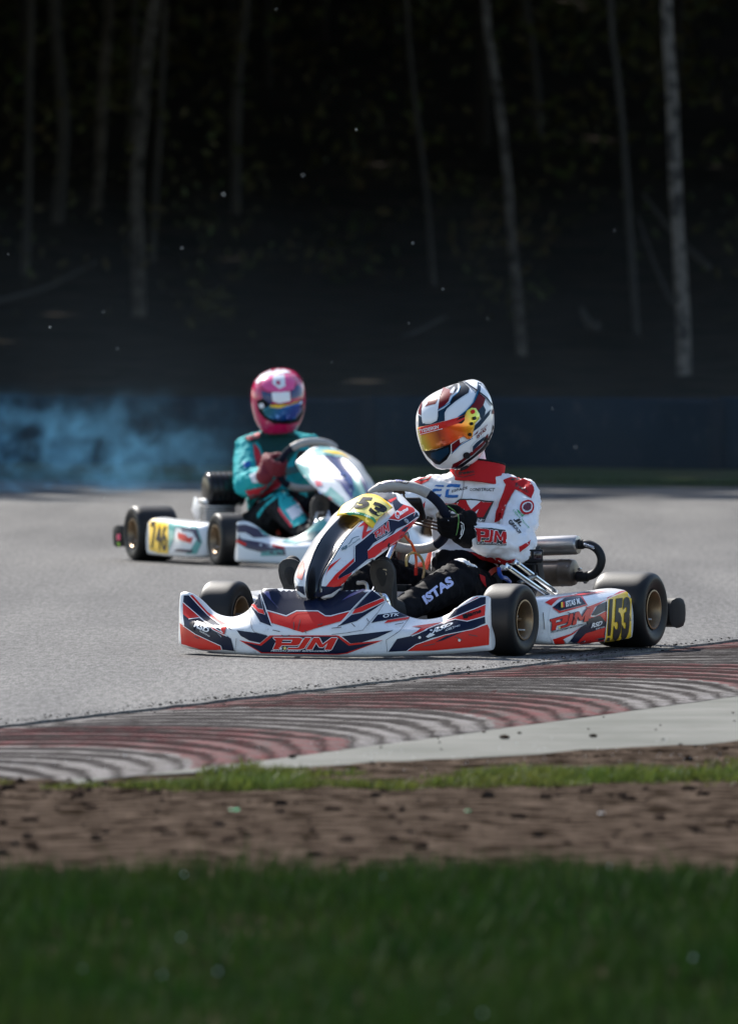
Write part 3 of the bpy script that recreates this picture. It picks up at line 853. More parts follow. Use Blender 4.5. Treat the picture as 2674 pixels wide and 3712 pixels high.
def rings_mesh(stations, per=4, level=2, crease_rows=(), crease=0.0, closed=True, ends=0.0):
    """stations: list of closed rings (equal counts); smooth across stations, subdivided around"""
    n = len(stations[0]); tracks = [catmull([s[k] for s in stations], per) for k in range(n)]
    rows = [[tracks[k][i] for k in range(n)] for i in range(len(tracks[0]))]
    v, f = grid(rows, closed_v=closed, capends=closed)
    me = mesh_from(v, f)
    if crease_rows:
        cr = me.attributes.new('crease_edge', 'FLOAT', 'EDGE'); vals = [0.0]*len(me.edges)
        for e in me.edges:
            a, b = e.vertices
            if ends and (max(a, b) < n or min(a, b) >= len(rows)*n-n): vals[e.index] = ends
            if a % n == b % n and a % n in crease_rows: vals[e.index] = crease_rows[a % n] if isinstance(crease_rows, dict) else crease
        cr.data.foreach_set('value', vals)
    return modded(me, [('SUBSURF', dict(levels=level, render_levels=level))])

def wheel(fr, root, x, y, r, w, side, steer=0.0, detail=True, tyre_m=None):
    """side +1: outer face towards +y"""
    ax = Vector((-math.sin(steer), math.cos(steer), 0)); c = Vector((x, y, r))
    h = w/2; ri = .0675
    prof = [(ri, -h*.86), (ri+.012, -h*.95), (r*.72, -h*1.03), (r*.84, -h*1.05), (r*.93, -h*.98), (r*.965, -h*.90), (r*.988, -h*.78), (r*.997, -h*.55), (r, -h*.2), (r, h*.2), (r*.997, h*.55), (r*.988, h*.78), (r*.965, h*.90), (r*.93, h*.98), (r*.84, h*1.05), (r*.72, h*1.03), (ri+.012, h*.95), (ri, h*.86)]
    Q = catmull([Vector((a, b, 0)) for a, b in prof], 2)
    # small flat where the tyre carries the kart
    wl_ = empty('wheel'); wl_.parent = root
    v, f = lathe([(q.x, q.y) for q in Q], c, ax, 64)
    v = [Vector((p.x, p.y, max(p.z, .0005))) for p in v]
    me = mesh_from(v, f); put('tyre', me, tyre_m or M_tyre, wl_)
    rp = [(ri+.003, -h*.92), (ri+.006, -h*.98), (ri+.001, -h*.99), (ri-.006, -h*.9), (ri-.014, -h*.5), (ri-.014, h*.3*side if side < 0 else h*.2), (ri-.012, h*.5), (ri-.006, h*.9), (ri+.001, h*.99), (ri+.006, h*.98), (ri+.003, h*.92)]
    v, f = lathe(rp, c, ax, 40); m_ = MB(); m_.add(v, f)
    # dished face with hub, webs between
    s = side
    v, f = lathe([(ri-.013, s*h*.15), (ri-.03, s*h*.02), (.030, s*h*.0), (.028, s*h*.28), (.012, s*h*.30), (.011, s*h*.45), (.0001, s*h*.45)], c, ax, 40); m_.add(v, f)
    v, f = lathe([(.03, -s*h*.1), (.055, -s*h*.3), (.0001, -s*h*.5)], c, ax, 24); m_.add(v, f)
    me = m_.mesh(); sharp(me, 40); rm = put('rim', me, M_rim, wl_)
    if detail:
        a, b, d = frame_of(ax)
        for k in range(3):
            t = 2*math.pi*k/3+.6; p = c + a*(.021*math.cos(t)) + b*(.021*math.sin(t))
            mb = MB(); mb.add(*cyl(p+d*(s*h*.2), p+d*(s*h*.42), .0045, n=6)); mb.build('wheel_nut', M_alu, wl_)
        for k in range(6):
            t = 2*math.pi*k/6; e = c + a*((ri-.014)*math.cos(t))+b*((ri-.014)*math.sin(t)); q = c+a*(.028*math.cos(t))+b*(.028*math.sin(t))
            mb = MB(); mb.add(*tube([q+d*(s*h*.12), e+d*(s*h*.35)], [.005, .006], 6)); mb.build('web', M_rim, wl_)
        # valve
        t = -.9; p = c + a*((ri-.02)*math.cos(t)) + b*((ri-.02)*math.sin(t))
        mb = MB(); mb.add(*cyl(p+d*(s*h*.3), p+d*(s*h*.75), .003, n=8)); mb.build('valve', M_whitev, wl_)
    return wl_

def fairing_shape():
    #      y     xf    xt     zt    z0    zb    xm    zm
    st = [(.612, 1.345, 1.335, .215, .052, .115, 1.350, .160),
          (.600, 1.372, 1.348, .225, .050, .115, 1.362, .165),
          (.560, 1.410, 1.362, .224, .046, .112, 1.380, .160),
          (.515, 1.440, 1.366, .200, .042, .108, 1.390, .145),
          (.465, 1.472, 1.376, .160, .039, .104, 1.410, .130),
          (.415, 1.502, 1.392, .143, .036, .102, 1.432, .122),
          (.360, 1.532, 1.408, .141, .034, .102, 1.455, .124),
          (.300, 1.558, 1.435, .163, .032, .102, 1.490, .136),
          (.250, 1.576, 1.462, .210, .030, .103, 1.515, .158),
          (.212, 1.586, 1.482, .245, .029, .103, 1.535, .172),
          (.120, 1.596, 1.462, .243, .028, .103, 1.545, .168),
          (.0,   1.600, 1.450, .238, .028, .103, 1.548, .166)]
    st = st + [(-a[0], *a[1:]) for a in st[-2::-1]]
    st = st[::-1]
    rings = []
    for (y, xf, xt, zt, z0, zb, xm, zm) in st:
        rings.append([Vector((xf-.10, y*.97, z0-.022)), Vector((xf-.018, y, z0-.023)), Vector((xf-.002, y, z0-.012)), Vector((xf, y, (z0+zb)/2)), Vector((xf-.004, y, zb)),
                      Vector((xm, y, zm)), Vector((xt, y, zt)), Vector((xt-.016, y*.985, zt-.006)), Vector((xm-.03, y*.97, zm-.02)), Vector((xf-.10, y*.97, z0+.03))])
    return rings_mesh(rings, per=4, level=2, crease_rows={4: .75, 6: .6, 1: .6, 2: .5})

def nose_shape():
    #     z     xc(crest) yk    xo     yo    zdrop
    sl = [(.212, 1.525, .022, 1.500, .060),
          (.240, 1.532, .026, 1.488, .085),
          (.285, 1.522, .028, 1.460, .105),
          (.325, 1.488, .034, 1.370, .128),
          (.360, 1.445, .040, 1.276, .147),
          (.390, 1.408, .043, 1.200, .160),
          (.420, 1.364, .045, 1.130, .170),
          (.455, 1.290, .047, 1.045, .172),
          (.490, 1.200, .048, .985, .172),
          (.508, 1.145, .048, .950, .168),
          (.530, 1.070, .046, .940, .140),
          (.552, 1.000, .042, .915, .105),
          (.572, .930, .034, .885, .070),
          (.583, .890, .022, .872, .040)]
    rings = []
    for (z, xk, yk, xo, yo) in sl:
        dep = .045 if z < .5 else .045*max(0, (.56-z)/.06)
        xm = xo*.5+xk*.5; ym = yo*.5+yk*.5
        L = [Vector((xk-dep, 0, z-.3*dep)), Vector((xk-dep*.75, yk*.55, z-.2*dep)), Vector((xk-.001, yk, z)), Vector((xk-.012, yk+.010, z)), Vector((xm+.012, ym+.006, z)), Vector((xo, yo, z)),
             Vector((xo-.008, yo-.006, z-.002)), Vector((xm-.010, ym-.010, z-.006)), Vector((xk-dep-.02, yk*.9, z-.02)), Vector((xk-dep-.03, 0, z-.03))]
        Rr = [Vector((p.x, -p.y, p.z)) for p in L[-2:0:-1]]
        rings.append(L+Rr)
    me = rings_mesh(rings, per=3, level=2, crease_rows={2: .5, 16: .5, 5: .8, 13: .8})
    zs = [q[0] for q in sl]; ks = [q[2] for q in sl]; a = me.attributes.new('channel', 'FLOAT', 'POINT')
    a.data.foreach_set('value', [float(np.interp(v.co.z, zs, ks))-abs(v.co.y)+.005 for v in me.vertices]); return me
def two_tone(name, base, other):
    m = base.copy(); m.name = name; nt = m.node_tree; b = nt.nodes['Principled BSDF']; N = nt.nodes.new; L = nt.links.new
    src = b.inputs['Base Color'].links[0].from_socket; at = N('ShaderNodeAttribute'); at.attribute_name = 'channel'
    gt = N('ShaderNodeMath'); gt.operation = 'GREATER_THAN'; gt.inputs[1].default_value = 0; L(at.outputs['Fac'], gt.inputs[0])
    mx = N('ShaderNodeMix'); mx.data_type = 'RGBA'; L(gt.outputs[0], mx.inputs[0]); L(src, mx.inputs[6]); mx.inputs[7].default_value = (*other, 1); L(mx.outputs[2], b.inputs['Base Color'])
    return m

def pod_shape(sg):
    # stations along x from the rear (x .155) to the rounded front
    st = []
    for (x, yo, zt, zb) in [(.152, .676, .213, .030), (.170, .684, .2155, .0285), (.30, .690, .212, .028), (.5, .694, .209, .027), (.7, .690, .205, .027), (.80, .676, .202, .028), (.865, .648, .197, .032), (.900, .61, .188, .042), (.915, .56, .172, .060)]:
        yi = yo-.20 if x < .8 else yo-.17
        st.append([Vector((x, sg*yi, zb+.01)), Vector((x, sg*(yo-.03), zb)), Vector((x, sg*(yo-.004), zb+.014)), Vector((x, sg*(yo+.004), (zb+zt)/2)), Vector((x, sg*(yo-.012), zt-.018)), Vector((x, sg*(yo-.034), zt)),
                   Vector((x, sg*(yo-.10), zt+.012)), Vector((x, sg*yi, zt-.01)), Vector((x, sg*(yi+.01), (zt+zb)/2))])
    if sg < 0: st = [r[::-1] for r in st]
    return rings_mesh(st, per=4, level=2, crease_rows=({2: .5, 4: .6, 5: .6} if sg > 0 else {6: .5, 4: .6, 3: .6}), ends=.75)

def steering_wheel(fr, root, C=Vector((.685, 0, .4875)), tilt=R(33), lab=True, grip=None, mid=None):
    """ring in a plane leaning forward at the top"""
    up = Vector((math.sin(tilt), 0, math.cos(tilt))); lat = Vector((0, 1, 0))
    sw = empty('steering_wheel'); sw.parent = root
    def rp(t, rr=1.0):
        # t = 0 at the top, grows towards +y ; flattened at top and bottom
        a = .160; b = .148
        k = abs(math.cos(t))
        rad = 1 - .05*k**6
        return C + lat*(a*rad*rr*math.sin(t)) + up*(b*rad*rr*math.cos(t))
    T = .0175
    def seg(a0, a1, r_, m, name):
        pts = [rp(a0+(a1-a0)*i/24) for i in range(25)]
        me = MB(); me.add(*tube(pts, r_, 14)); return me.build(name, m, sw)
    top = seg(-.78, .78, T*1.12, mid or M_grey_leather, 'top_grip')
    bot = seg(math.pi-.62, math.pi+.62, T*1.05, mid or M_grey_leather, 'bottom_grip')
    seg(.78, math.pi-.62, T, grip or M_alcantara, 'side_grip'); seg(math.pi+.62, 2*math.pi-.78, T, grip or M_alcantara, 'side_grip')
    # hub and three slotted spokes
    n = up.cross(lat).normalized()
    if n.x > 0: n = -n      # towards the driver
    hb = MB(); hb.add(*cyl(C-n*.03, C-n*.002, .028, .034, 20)); hb.build('hub', M_alu, sw)
    for a0 in (math.pi*.60, -math.pi*.60, 0.0):
        e = rp(a0, .97); d = (e-C).normalized(); s_ = n.cross(d).normalized()
        for k in (-1, 0, 1):
            wq = .011
            m_ = MB(); p = C+d*.02+s_*(k*.014); q = C+(e-C)+s_*(k*.016)
            m_.add(*box((p+q)/2-n*.004, ((q-p).length, .0075, .004), Matrix((( (q-p).normalized()), s_, n)).transposed()))
            m_.build('spoke', M_bronze, sw, bevel=.001)
        m_ = MB(); q = C+(e-C)*.86; m_.add(*box(q-n*.004, (.02, .046, .004), Matrix((d, s_, n)).transposed())); m_.build('spoke_foot', M_bronze, sw, bevel=.001)
    # dash unit in the middle
    db = MB(); db.add(*box(C+up*.035+n*.004, (.098, .028, .152), Matrix((up, n, lat)).transposed()))
    m_ = db.mesh(); 
    me = modded(m_, [('BEVEL', dict(width=.018, segments=3, limit_method='ANGLE', angle_limit=R(30)))]); sharp(me, 35)
    put('dash_unit', me, M_black, sw)
    col = MB(); col.add(*cyl(C-n*.03, Vector((1.13, 0, .09)), .010, n=12)); col.build('steering_column', M_chrome, root)
    return sw, top, rp, n, up

def running_gear(fr, root, engine_detail=True):
    # main tubes
    def tb(name, pts, r, m, smooth_=True, parent=root):
        q = catmull(pts, 6) if smooth_ else [Vector(p) for p in pts]
        b = MB(); b.add(*tube(q, r, 10)); return b.build(name, m, parent)
    for s in (1, -1):
        tb('frame_rail', [(-.10, s*.30, .065), (.1, s*.31, .06), (.45, s*.33, .055), (.75, s*.22, .055), (1.05, s*.17, .055), (1.28, s*.17, .06)], .015, M_frame)
        tb('stub_axle', [(1.05, s*.30, .12), (1.05, s*.52, .13)], .0125, M_alu, False)
        tb('tie_rod', [(1.10, s*.03, .10), (1.12, s*.40, .115)], .006, M_alu, False)
        tb('pod_bar', [(.25, s*.30, .06), (.25, s*.62, .10)], .010, M_chrome, False); tb('pod_bar', [(.72, s*.30, .06), (.72, s*.60, .10)], .010, M_chrome, False)
        tb('fairing_bar', [(1.28, s*.16, .07), (1.42, s*.16, .085), (1.50, s*.10, .095)], .010, M_chrome)
        # upright chrome loop that carries the fairing, seen beside the shoe
        tb('bumper_hoop', [(1.22, s*.085, .07), (1.30, s*.09, .20), (1.31, s*.12, .222), (1.31, s*.165, .222), (1.31, s*.195, .20), (1.26, s*.20, .07)], .009, M_chrome)
        # pedals
        tb('pedal', [(1.13, s*.10-.04, .06), (1.19, s*.10-.04, .14), (1.18, s*.10-.04, .25), (1.18, s*.06-.04, .26)], .007, M_alu)
        # brake / hub block behind front wheel
        b = MB(); b.add(*box((1.03, s*.40, .13), (.06, .05, .07))); b.build('kingpin_block', M_alu, root, bevel=.006)
    tb('front_tube', [(1.28, -.17, .06), (1.28, .17, .06)], .015, M_frame, False)
    tb('cross_tube', [(.80, -.22, .055), (.80, .22, .055)], .015, M_frame, False)
    tb('rear_axle', [(0, -.66, .14), (0, .66, .14)], .025, M_steel, False)
    for s in (1, -1, .4): 
        b = MB(); b.add(*cyl((0, s*.30-.02, .14), (0, s*.30+.02, .14), .045, n=20)); b.build('axle_bearing', M_alu, root)
    b = MB(); b.add(*cyl((0, -.22, .14), (0, -.215, .14), .095, n=40)); b.build('sprocket', M_alu, root)
    b = MB(); b.add(*cyl((0, .20, .14), (0, .21, .14), .095, n=40)); b.build('brake_disc', M_steel, root)
    b = MB(); b.add(*box((1.02, 0, .040), (.56, .36, .006))); b.build('floor_tray', M_blackm, root, bevel=.002)
    # bumper behind
    rb = []
    for (y, x) in [(-.70, -.22), (-.69, -.30), (-.62, -.335), (-.3, -.345), (0, -.345), (.3, -.345), (.62, -.335), (.69, -.30), (.70, -.22)]:
        rb.append([Vector((x+.045, y*.985, .065)), Vector((x-.035, y, .06)), Vector((x-.045, y, .12)), Vector((x-.035, y, .178)), Vector((x+.045, y*.985, .180)), Vector((x+.05, y*.98, .12))])
    me = rings_mesh(rb, per=4, level=1); sharp(me, 50); put('rear_bumper', me, M_blackm, root)
    for s in (1, -1): tb('bumper_bar', [(-.28, s*.25, .12), (-.08, s*.28, .08)], .012, M_chrome, False)
    # engine on the driver's right: crankcase, finned barrel, head, clutch, carburettor and airbox
    en = empty('engine'); en.parent = root
    def eb(name, c, s, m, bv=.008, rot=None):
        b = MB(); b.add(*box(c, s, rot)); return b.build(name, m, en, bevel=bv)
    eb('crankcase', (.22, -.36, .13), (.17, .13, .13), M_alu, .02)
    for k in range(7): eb('cooling_fin', (.25, -.33, .200+k*.013), (.17, .19, .005), M_alu, .001)
    eb('cylinder', (.25, -.33, .235), (.13, .14, .11), M_blackm, .01)
    eb('cylinder_head', (.22, -.36, .30), (.11, .11, .03), M_alu, .01)
    b = MB(); b.add(*cyl((.22, -.36, .31), (.22, -.36, .37), .008, n=10)); b.build('spark_plug', M_black, en)
    b = MB(); b.add(*cyl((.22, -.43, .12), (.22, -.49, .12), .055, n=24)); b.build('clutch_drum', M_steel, en)
    # airbox: ribbed black drum with straps
    me = MB(); me.add(*cyl((.25, -.40, .365), (.25, -.20, .365), .080, n=32)); 
    a_ = modded(me.mesh(), [('BEVEL', dict(width=.022, segments=3, limit_method='ANGLE', angle_limit=R(40)))]); sharp(a_, 40)
    put('airbox', a_, M_black, en)
    for k in range(7):
        y = -.385+k*.029; ri = [Vector((.25+.0820*math.cos(t*math.pi/12), y, .365+.0820*math.sin(t*math.pi/12))) for t in range(24)]
        b = MB(); b.add(*tube(ri, .0045, 6, closed=True)); b.build('airbox_rib', M_blackm, en)
    b = MB(); b.add(*cyl((.20, -.36, .285), (.20, -.36, .31), .03, n=16)); b.build('intake', M_hose, en)
    # seat
    rows = []
    for i, (x, z, hw, wr) in enumerate([(.52, .075, .15, .05), (.42, .055, .165, .18), (.30, .05, .17, .20), (.20, .075, .172, .18), (.12, .15, .17, .15), (.075, .26, .165, .13), (.045, .37, .15, .10), (.03, .44, .12, .06)]):
        r_ = []
        for k in range(-6, 7):
            t = k/6; lift = wr*abs(t)**2.6
            if z > .1: r_.append(Vector((x+lift*1.1, .05+hw*math.sin(t*1.45)*1.05, z+.02*abs(t))))
            else: r_.append(Vector((x+.02*abs(t), .05+hw*math.sin(t*1.45)*1.05, z+lift*1.2)))
        rows.append(r_)
    v, f = grid(rows); me = modded(mesh_from(v, f), [('SUBSURF', dict(levels=1)), ('SOLIDIFY', dict(thickness=.008))])
    put('seat', me, M_seat, root)
    edge = catmull([r_[-1]+Vector((0, .004, .004)) for r_ in rows], 5)
    b = MB(); b.add(*tube(edge, .010, 8)); b.build('seat_edge', M_seatr, root)
    edge = catmull([Vector((r_[0].x, r_[0].y-.004, r_[0].z+.004)) for r_ in rows], 5)
    b = MB(); b.add(*tube(edge, .010, 8)); b.build('seat_edge', M_seatr, root)
    # fuel tank between the legs
    me = MB(); me.add(*box((.80, 0, .135), (.22, .20, .17)))
    tk = modded(me.mesh(), [('BEVEL', dict(width=.045, segments=4))]); put('fuel_tank', tk, M_tank, root)
    b = MB(); b.add(*box((.80, .02, .232), (.05, .085, .026))); b.build('tank_cap', M_blackm, root, bevel=.004)
# ================================================================== THE NEARER KART
PSI = R(23.6)
F1 = Frame(.411, 36.96, -math.pi/2-PSI)
kart1 = empty('go_kart', F1.O, F1.rz)
tag(kart1, 'white, navy and red racing kart numbered 153, the nearer one, beside the kerb', 'go-kart')
running_gear(F1, kart1)
wheel(F1, kart1, 1.05, .56, .130, .130, 1, R(-2)); wheel(F1, kart1, 1.05, -.56, .130, .130, -1, R(1))
wheel(F1, kart1, 0, .60, .140, .205, 1); wheel(F1, kart1, 0, -.60, .140, .205, -1)
sw1, swtop1, rp1, swn1, swup1 = steering_wheel(F1, kart1)

fair = put('front_fairing', fairing_shape(), M_white, kart1); SF = Surf(fair)
A = lambda *p: P_(cA, *p)
B = lambda *p: P_(cB, *p)
def D_(name, surf, loops, m, par, layer=1, g=10): return decal(name, F1, surf, loops, m, par, layer, g)
# hood
D_('navy_sticker', SF, [A((880, 240), (1190, 225))+B((170, 208), (425, 225), (235, 425), (50, 468))+A((1525, 500), (1450, 452), (1240, 452), (1140, 500), (945, 450))], M_navy, fair)
D_('navy_sticker', SF, [A((778, 385), (860, 470), (928, 492), (945, 455), (998, 605), (880, 558)), A((798, 322), (868, 252), (905, 428), (862, 422), (793, 352)), A((885, 262), (930, 440), (940, 492), (912, 440))], M_navy, fair)
D_('red_sticker', SF, [A((790, 338), (862, 430), (912, 440), (925, 488), (865, 466), (776, 368))], M_red, fair, 2)
D_('red_sticker', SF, [A((942, 456), (1140, 512), (1242, 462), (1450, 462), (1525, 510))+B((50, 478), (232, 430), (140, 520), (0, 560))+A((1300, 662), (985, 568))], M_red, fair, 2)
D_('navy_sticker', SF, [B((430, 232), (518, 298), (262, 412)), B((240, 460), (340, 440), (545, 338), (290, 515), (120, 565))], M_navy, fair)
D_('red_sticker', SF, [B((272, 412), (523, 305), (543, 330), (335, 432), (245, 452))], M_red, fair, 2)
D_('violet_sheen', SF, [B((340, 220), (385, 226), (150, 330), (230, 270)), A((905, 262), (965, 258), (990, 345), (1080, 445), (960, 320))], M_purple, fair, 2)
strokes(F1, SF, [A((945, 448), (1140, 505), (1240, 456), (1450, 456), (1525, 504))+B((50, 474), (235, 426), (418, 235)), A((882, 262), (945, 452), (998, 603)), B((236, 428), (122, 563))], 2.8, M_whitev, fair, 4)
# lower band and name
D_('red_sticker', SF, [A((675, 738), (875, 776), (975, 691), (1634, 690))+B((125, 652), (228, 724), (532, 692), (200, 816))+A((1634, 878), (890, 864))], M_red, fair)
D_('navy_sticker', SF, [A((722, 758), (892, 793), (1005, 702), (1634, 701))+B((112, 663), (215, 742), (465, 712), (188, 808))+A((1634, 873), (898, 857))], M_navy, fair, 2)
D_('navy_sticker', SF, [A((650, 640), (835, 665), (958, 697), (880, 765), (775, 742), (690, 695)), B((150, 655), (625, 602), (480, 668), (335, 712), (232, 722))], M_navy, fair, 1)
def pjm(fr, surf, c, q, par, layer, back=None, outline=M_whitev, fill=M_red, sub=True, subm=M_whitev):
    """angular P, J and M with an outline; q = bottom-left, bottom-right, top-right, top-left"""
    bl, br, tr, tl = [c(*p) for p in q]
    def T(u, v): return ((bl[0]*(1-u)+br[0]*u)*(1-v)+(tl[0]*(1-u)+tr[0]*u)*v, (bl[1]*(1-u)+br[1]*u)*(1-v)+(tl[1]*(1-u)+tr[1]*u)*v)
    P = [[(0, 0), (.11, 0), (.135, .34), (.37, .34), (.43, .42), (.46, .92), (.40, 1), (-.03, 1), (.01, .80), (.30, .80), (.285, .56), (.03, .56)],
         [(.025, .50), (.125, .50), (.14, .84), (.02, .84)],
         [(.24, 0), (.45, 0), (.53, .10), (.60, 1.0), (.495, 1.0), (.43, .20), (.40, .15), (.26, .15)],
         [(.565, 0), (.635, 1.0), (.73, 1.0), (.82, .45), (.93, 1.0), (1.03, 1.0), (1.0, 0), (.885, 0), (.90, .60), (.845, .20), (.78, .20), (.70, .62), (.67, 0)]]
    W = math.hypot(br[0]-bl[0], br[1]-bl[1])
    if outline is not None:
        lines = [[T(*p) for p in s]+[T(*s[0])] for s in (P[0], P[2], P[3])]
        strokes(fr, surf, lines, max(3.0, W*.022), outline, par, layer, name='logo_outline')
    decal('logo', fr, surf, [[T(*p) for p in s] for s in P], fill, par, layer+1, g=10)
    if sub: lettering(fr, surf, 'PECLERS JEREMY MANAGEMENT', [T(-.03, -.22), T(.98, -.22), T(1.0, -.05), T(-.02, -.05)], subm, par, layer+1, .01)
    # two little stars
    def star(u, v, r, m):
        cx, cy = T(u, v); decal('star', fr, surf, [[(cx+(r if k % 2 == 0 else r*.42)*math.sin(k*math.pi/5), cy-(r if k % 2 == 0 else r*.42)*math.cos(k*math.pi/5)) for k in range(10)]], m, par, layer+3, g=20)
    star(.135, .08, W*.038, M_whitev); star(.205, .10, W*.038, M_yel2)
pjm(F1, SF, lambda x, y: (x, y), [cA(1010, 828), cA(1585, 832), cA(1628, 716), cA(1030, 712)], fair, 3)
# left hand wing as the photograph shows it
D_('navy_sticker', SF, [A((128, 297), (182, 295), (370, 505), (490, 598), (500, 645), (430, 640), (625, 845), (512, 832), (500, 795), (330, 735), (135, 600), (122, 510), (122, 370))], M_navy, fair, 1)
D_('navy_sticker', SF, [A((430, 640), (560, 700), (592, 722), (627, 845), (512, 832), (500, 700))], M_navy, fair, 1)
D_('red_sticker', SF, [A((188, 297), (216, 295), (365, 468), (470, 542), (555, 588), (530, 680), (502, 662), (496, 596), (370, 500))], M_red, fair, 3)
D_('red_sticker', SF, [A((122, 366), (335, 565), (520, 672), (528, 698), (432, 640), (285, 523), (200, 525), (180, 533), (124, 480))], M_red, fair, 3)
D_('red_sticker', SF, [A((92, 568), (130, 600), (250, 682), (500, 797), (508, 833), (300, 826), (108, 776))], M_red, fair, 2)
lettering(F1, SF, 'RSD', [cA(232, 606), cA(372, 668), cA(398, 628), cA(262, 560)], M_whitev, fair, 5, .04)
lettering(F1, SF, 'KARTING', [cA(296, 655), cA(392, 708), cA(394, 694), cA(300, 640)], M_whitev, fair, 5, .01)
D_('black_disc', SF, [A((190, 575), (225, 560), (240, 600), (235, 645), (215, 640), (195, 615))], M_blackv, fair, 5)
strokes(F1, SF, [A((122, 362), (335, 562), (520, 668), (500, 645)), A((184, 297), (368, 505), (492, 598), (500, 645)), A((180, 536), (285, 525), (432, 642), (560, 700)), A((130, 598), (250, 680), (500, 795), (510, 832))], 2.4, M_whitev, fair, 4)
# right hand wing
D_('red_sticker', SF, [B((1150, 440), (1400, 293), (1430, 293), (1200, 408))], M_red, fair, 1)
D_('navy_sticker', SF, [B((1130, 492), (1200, 412), (1432, 295), (1480, 292), (1478, 357), (1100, 528))], M_navy, fair, 1)
D_('red_sticker', SF, [B((795, 570), (920, 553), (1100, 528), (1478, 365), (1470, 465), (1310, 520), (1200, 503), (1080, 538), (780, 650), (890, 580))], M_red, fair, 2)
D_('navy_sticker', SF, [B((660, 680), (780, 655), (860, 622), (1200, 508), (1310, 524), (1472, 475), (1476, 535), (1350, 592), (980, 672), (830, 735), (750, 790), (580, 800))], M_navy, fair, 1)
D_('red_sticker', SF, [B((750, 792), (830, 735), (1100, 645), (1350, 595), (1492, 545), (1510, 592), (1506, 735), (1330, 757), (1000, 787))], M_red, fair, 2)
D_('navy_sticker', SF, [B((1010, 712), (1110, 655), (1290, 605), (1080, 695))], M_navy, fair, 3)
D_('navy_sticker', SF, [B((420, 535), (480, 458), (670, 432), (765, 472), (490, 520))], M_navy, fair, 1)
D_('red_sticker', SF, [B((540, 540), (570, 512), (778, 480), (760, 502))], M_red, fair, 2)
lettering(F1, SF, 'OTK', [cB(528, 494), cB(672, 474), cB(688, 444), cB(526, 460)], M_whitev, fair, 4, .02)
lettering(F1, SF, 'RSD', [cB(975, 636), cB(1160, 568), cB(1192, 530), cB(1010, 590)], M_whitev, fair, 5, .04)
lettering(F1, SF, 'KARTING', [cB(1105, 612), cB(1240, 570), cB(1244, 556), cB(1108, 594)], M_whitev, fair, 5, .01)
D_('white_splash', SF, [B((925, 660), (965, 625), (1010, 640), (985, 655), (945, 670))], M_whitev, fair, 5)
D_('black_emblem', SF, [B((1268, 462), (1312, 448), (1316, 492), (1276, 500))], M_blackv, fair, 4)
lettering(F1, SF, 'iame', [cB(1312, 486), cB(1436, 440), cB(1440, 400), cB(1318, 440)], M_blackv, fair, 4, .04)
strokes(F1, SF, [B((1100, 526), (1478, 361)), B((795, 655), (1080, 540), (1200, 506), (1310, 522), (1472, 470)), B((750, 790), (830, 733), (1100, 643), (1350, 593), (1490, 542)), B((1130, 490), (1198, 411), (1430, 294))], 2.4, M_whitev, fair, 4)
# scuffs
M_scuff = mat('scuff_marks', (.10, .085, .08), .8)
strokes(F1, SF, [A((1280, 545), (1268, 600), (1260, 640)), A((1215, 570), (1218, 640)), A((1330, 640), (1335, 672)), B((245, 545), (275, 575)), B((130, 560), (115, 585)), A((1095, 688), (1130, 700), (1180, 690)), B((1320, 640), (1400, 655)), A((240, 700), (285, 722)), A((560, 610), (610, 640)), A((1450, 600), (1500, 585)), A((1010, 640), (1080, 655)), B((60, 590), (150, 580)), B((640, 560), (720, 545)), B((900, 745), (1010, 725)), B((1200, 660), (1260, 690)), B((380, 500), (400, 530))], 2.6, M_scuff, fair, 6, name='scuff')
strokes(F1, SF, [B((545, 340), (480, 440), (400, 540), (350, 600), (200, 625), (60, 640)), B((780, 480), (700, 600), (560, 690), (570, 800)), A((780, 400), (800, 620), (830, 660), (950, 690)), A((655, 720), (640, 850))], 1.6, M_scuff, fair, 5, name='panel_joint')
# screws
for (x, y) in [(868, 668), (1235, 692)]:
    p, n_ = project(F1, SF, [cB(x, y)], 2); m_ = MB(); m_.add(*cyl(p[0]-n_[0]*.002, p[0]+n_[0]*.002, .005, n=10)); m_.build('screw', M_alu, fair)

# nose panel
nose = put('nose_panel', nose_shape(), two_tone('white_and_black_nose', M_white, (.006, .006, .007)), kart1); SN = Surf(nose)
Dd = lambda *p: P_(cD, *p)
D_('navy_sticker', SN, [Dd((45, 1128), (100, 1158), (165, 1160), (182, 1250), (110, 1200)), Dd((332, 1158), (460, 1166), (562, 1148), (430, 1232), (330, 1264), (250, 1256))], M_navy, nose, 2)
D_('red_sticker', SN, [Dd((372, 1066), (415, 960), (535, 878), (400, 1015)), Dd((385, 1162), (480, 1042), (663, 880), (655, 920), (510, 1058), (500, 1092), (645, 1022), (560, 1148), (460, 1168))], M_red, nose, 1)
D_('navy_sticker', SN, [Dd((508, 1088), (508, 1062), (660, 925), (665, 765), (745, 705), (860, 610), (1000, 500), (1100, 520), (1292, 415), (1320, 452), (1180, 548), (1070, 600), (850, 735), (790, 812), (797, 890), (645, 1018))], M_navy, nose, 1)
D_('navy_sticker', SN, [Dd((905, 875), (1080, 757), (1200, 598), (1318, 462), (1326, 480), (1215, 625), (1090, 780), (930, 885), (800, 905), (650, 1040), (562, 1150), (640, 1050), (797, 893))], M_blackv, nose, 3)
D_('red_sticker', SN, [Dd((790, 812), (850, 760), (1062, 640), (1316, 458), (1200, 598), (1080, 742), (900, 866), (798, 892))], M_red, nose, 2)
D_('navy_sticker', SN, [Dd((930, 742), (945, 715), (1095, 570), (1045, 640))], M_navy, nose, 3)
D_('white_flash', SN, [Dd((870, 868), (1010, 770), (1130, 680), (960, 790))], mat('pink_vinyl', (.75, .28, .28), .4), nose, 3)
D_('red_sticker', SN, [Dd((992, 505), (1070, 430), (1148, 357), (1240, 388), (1288, 412), (1100, 512))], M_red, nose, 2)
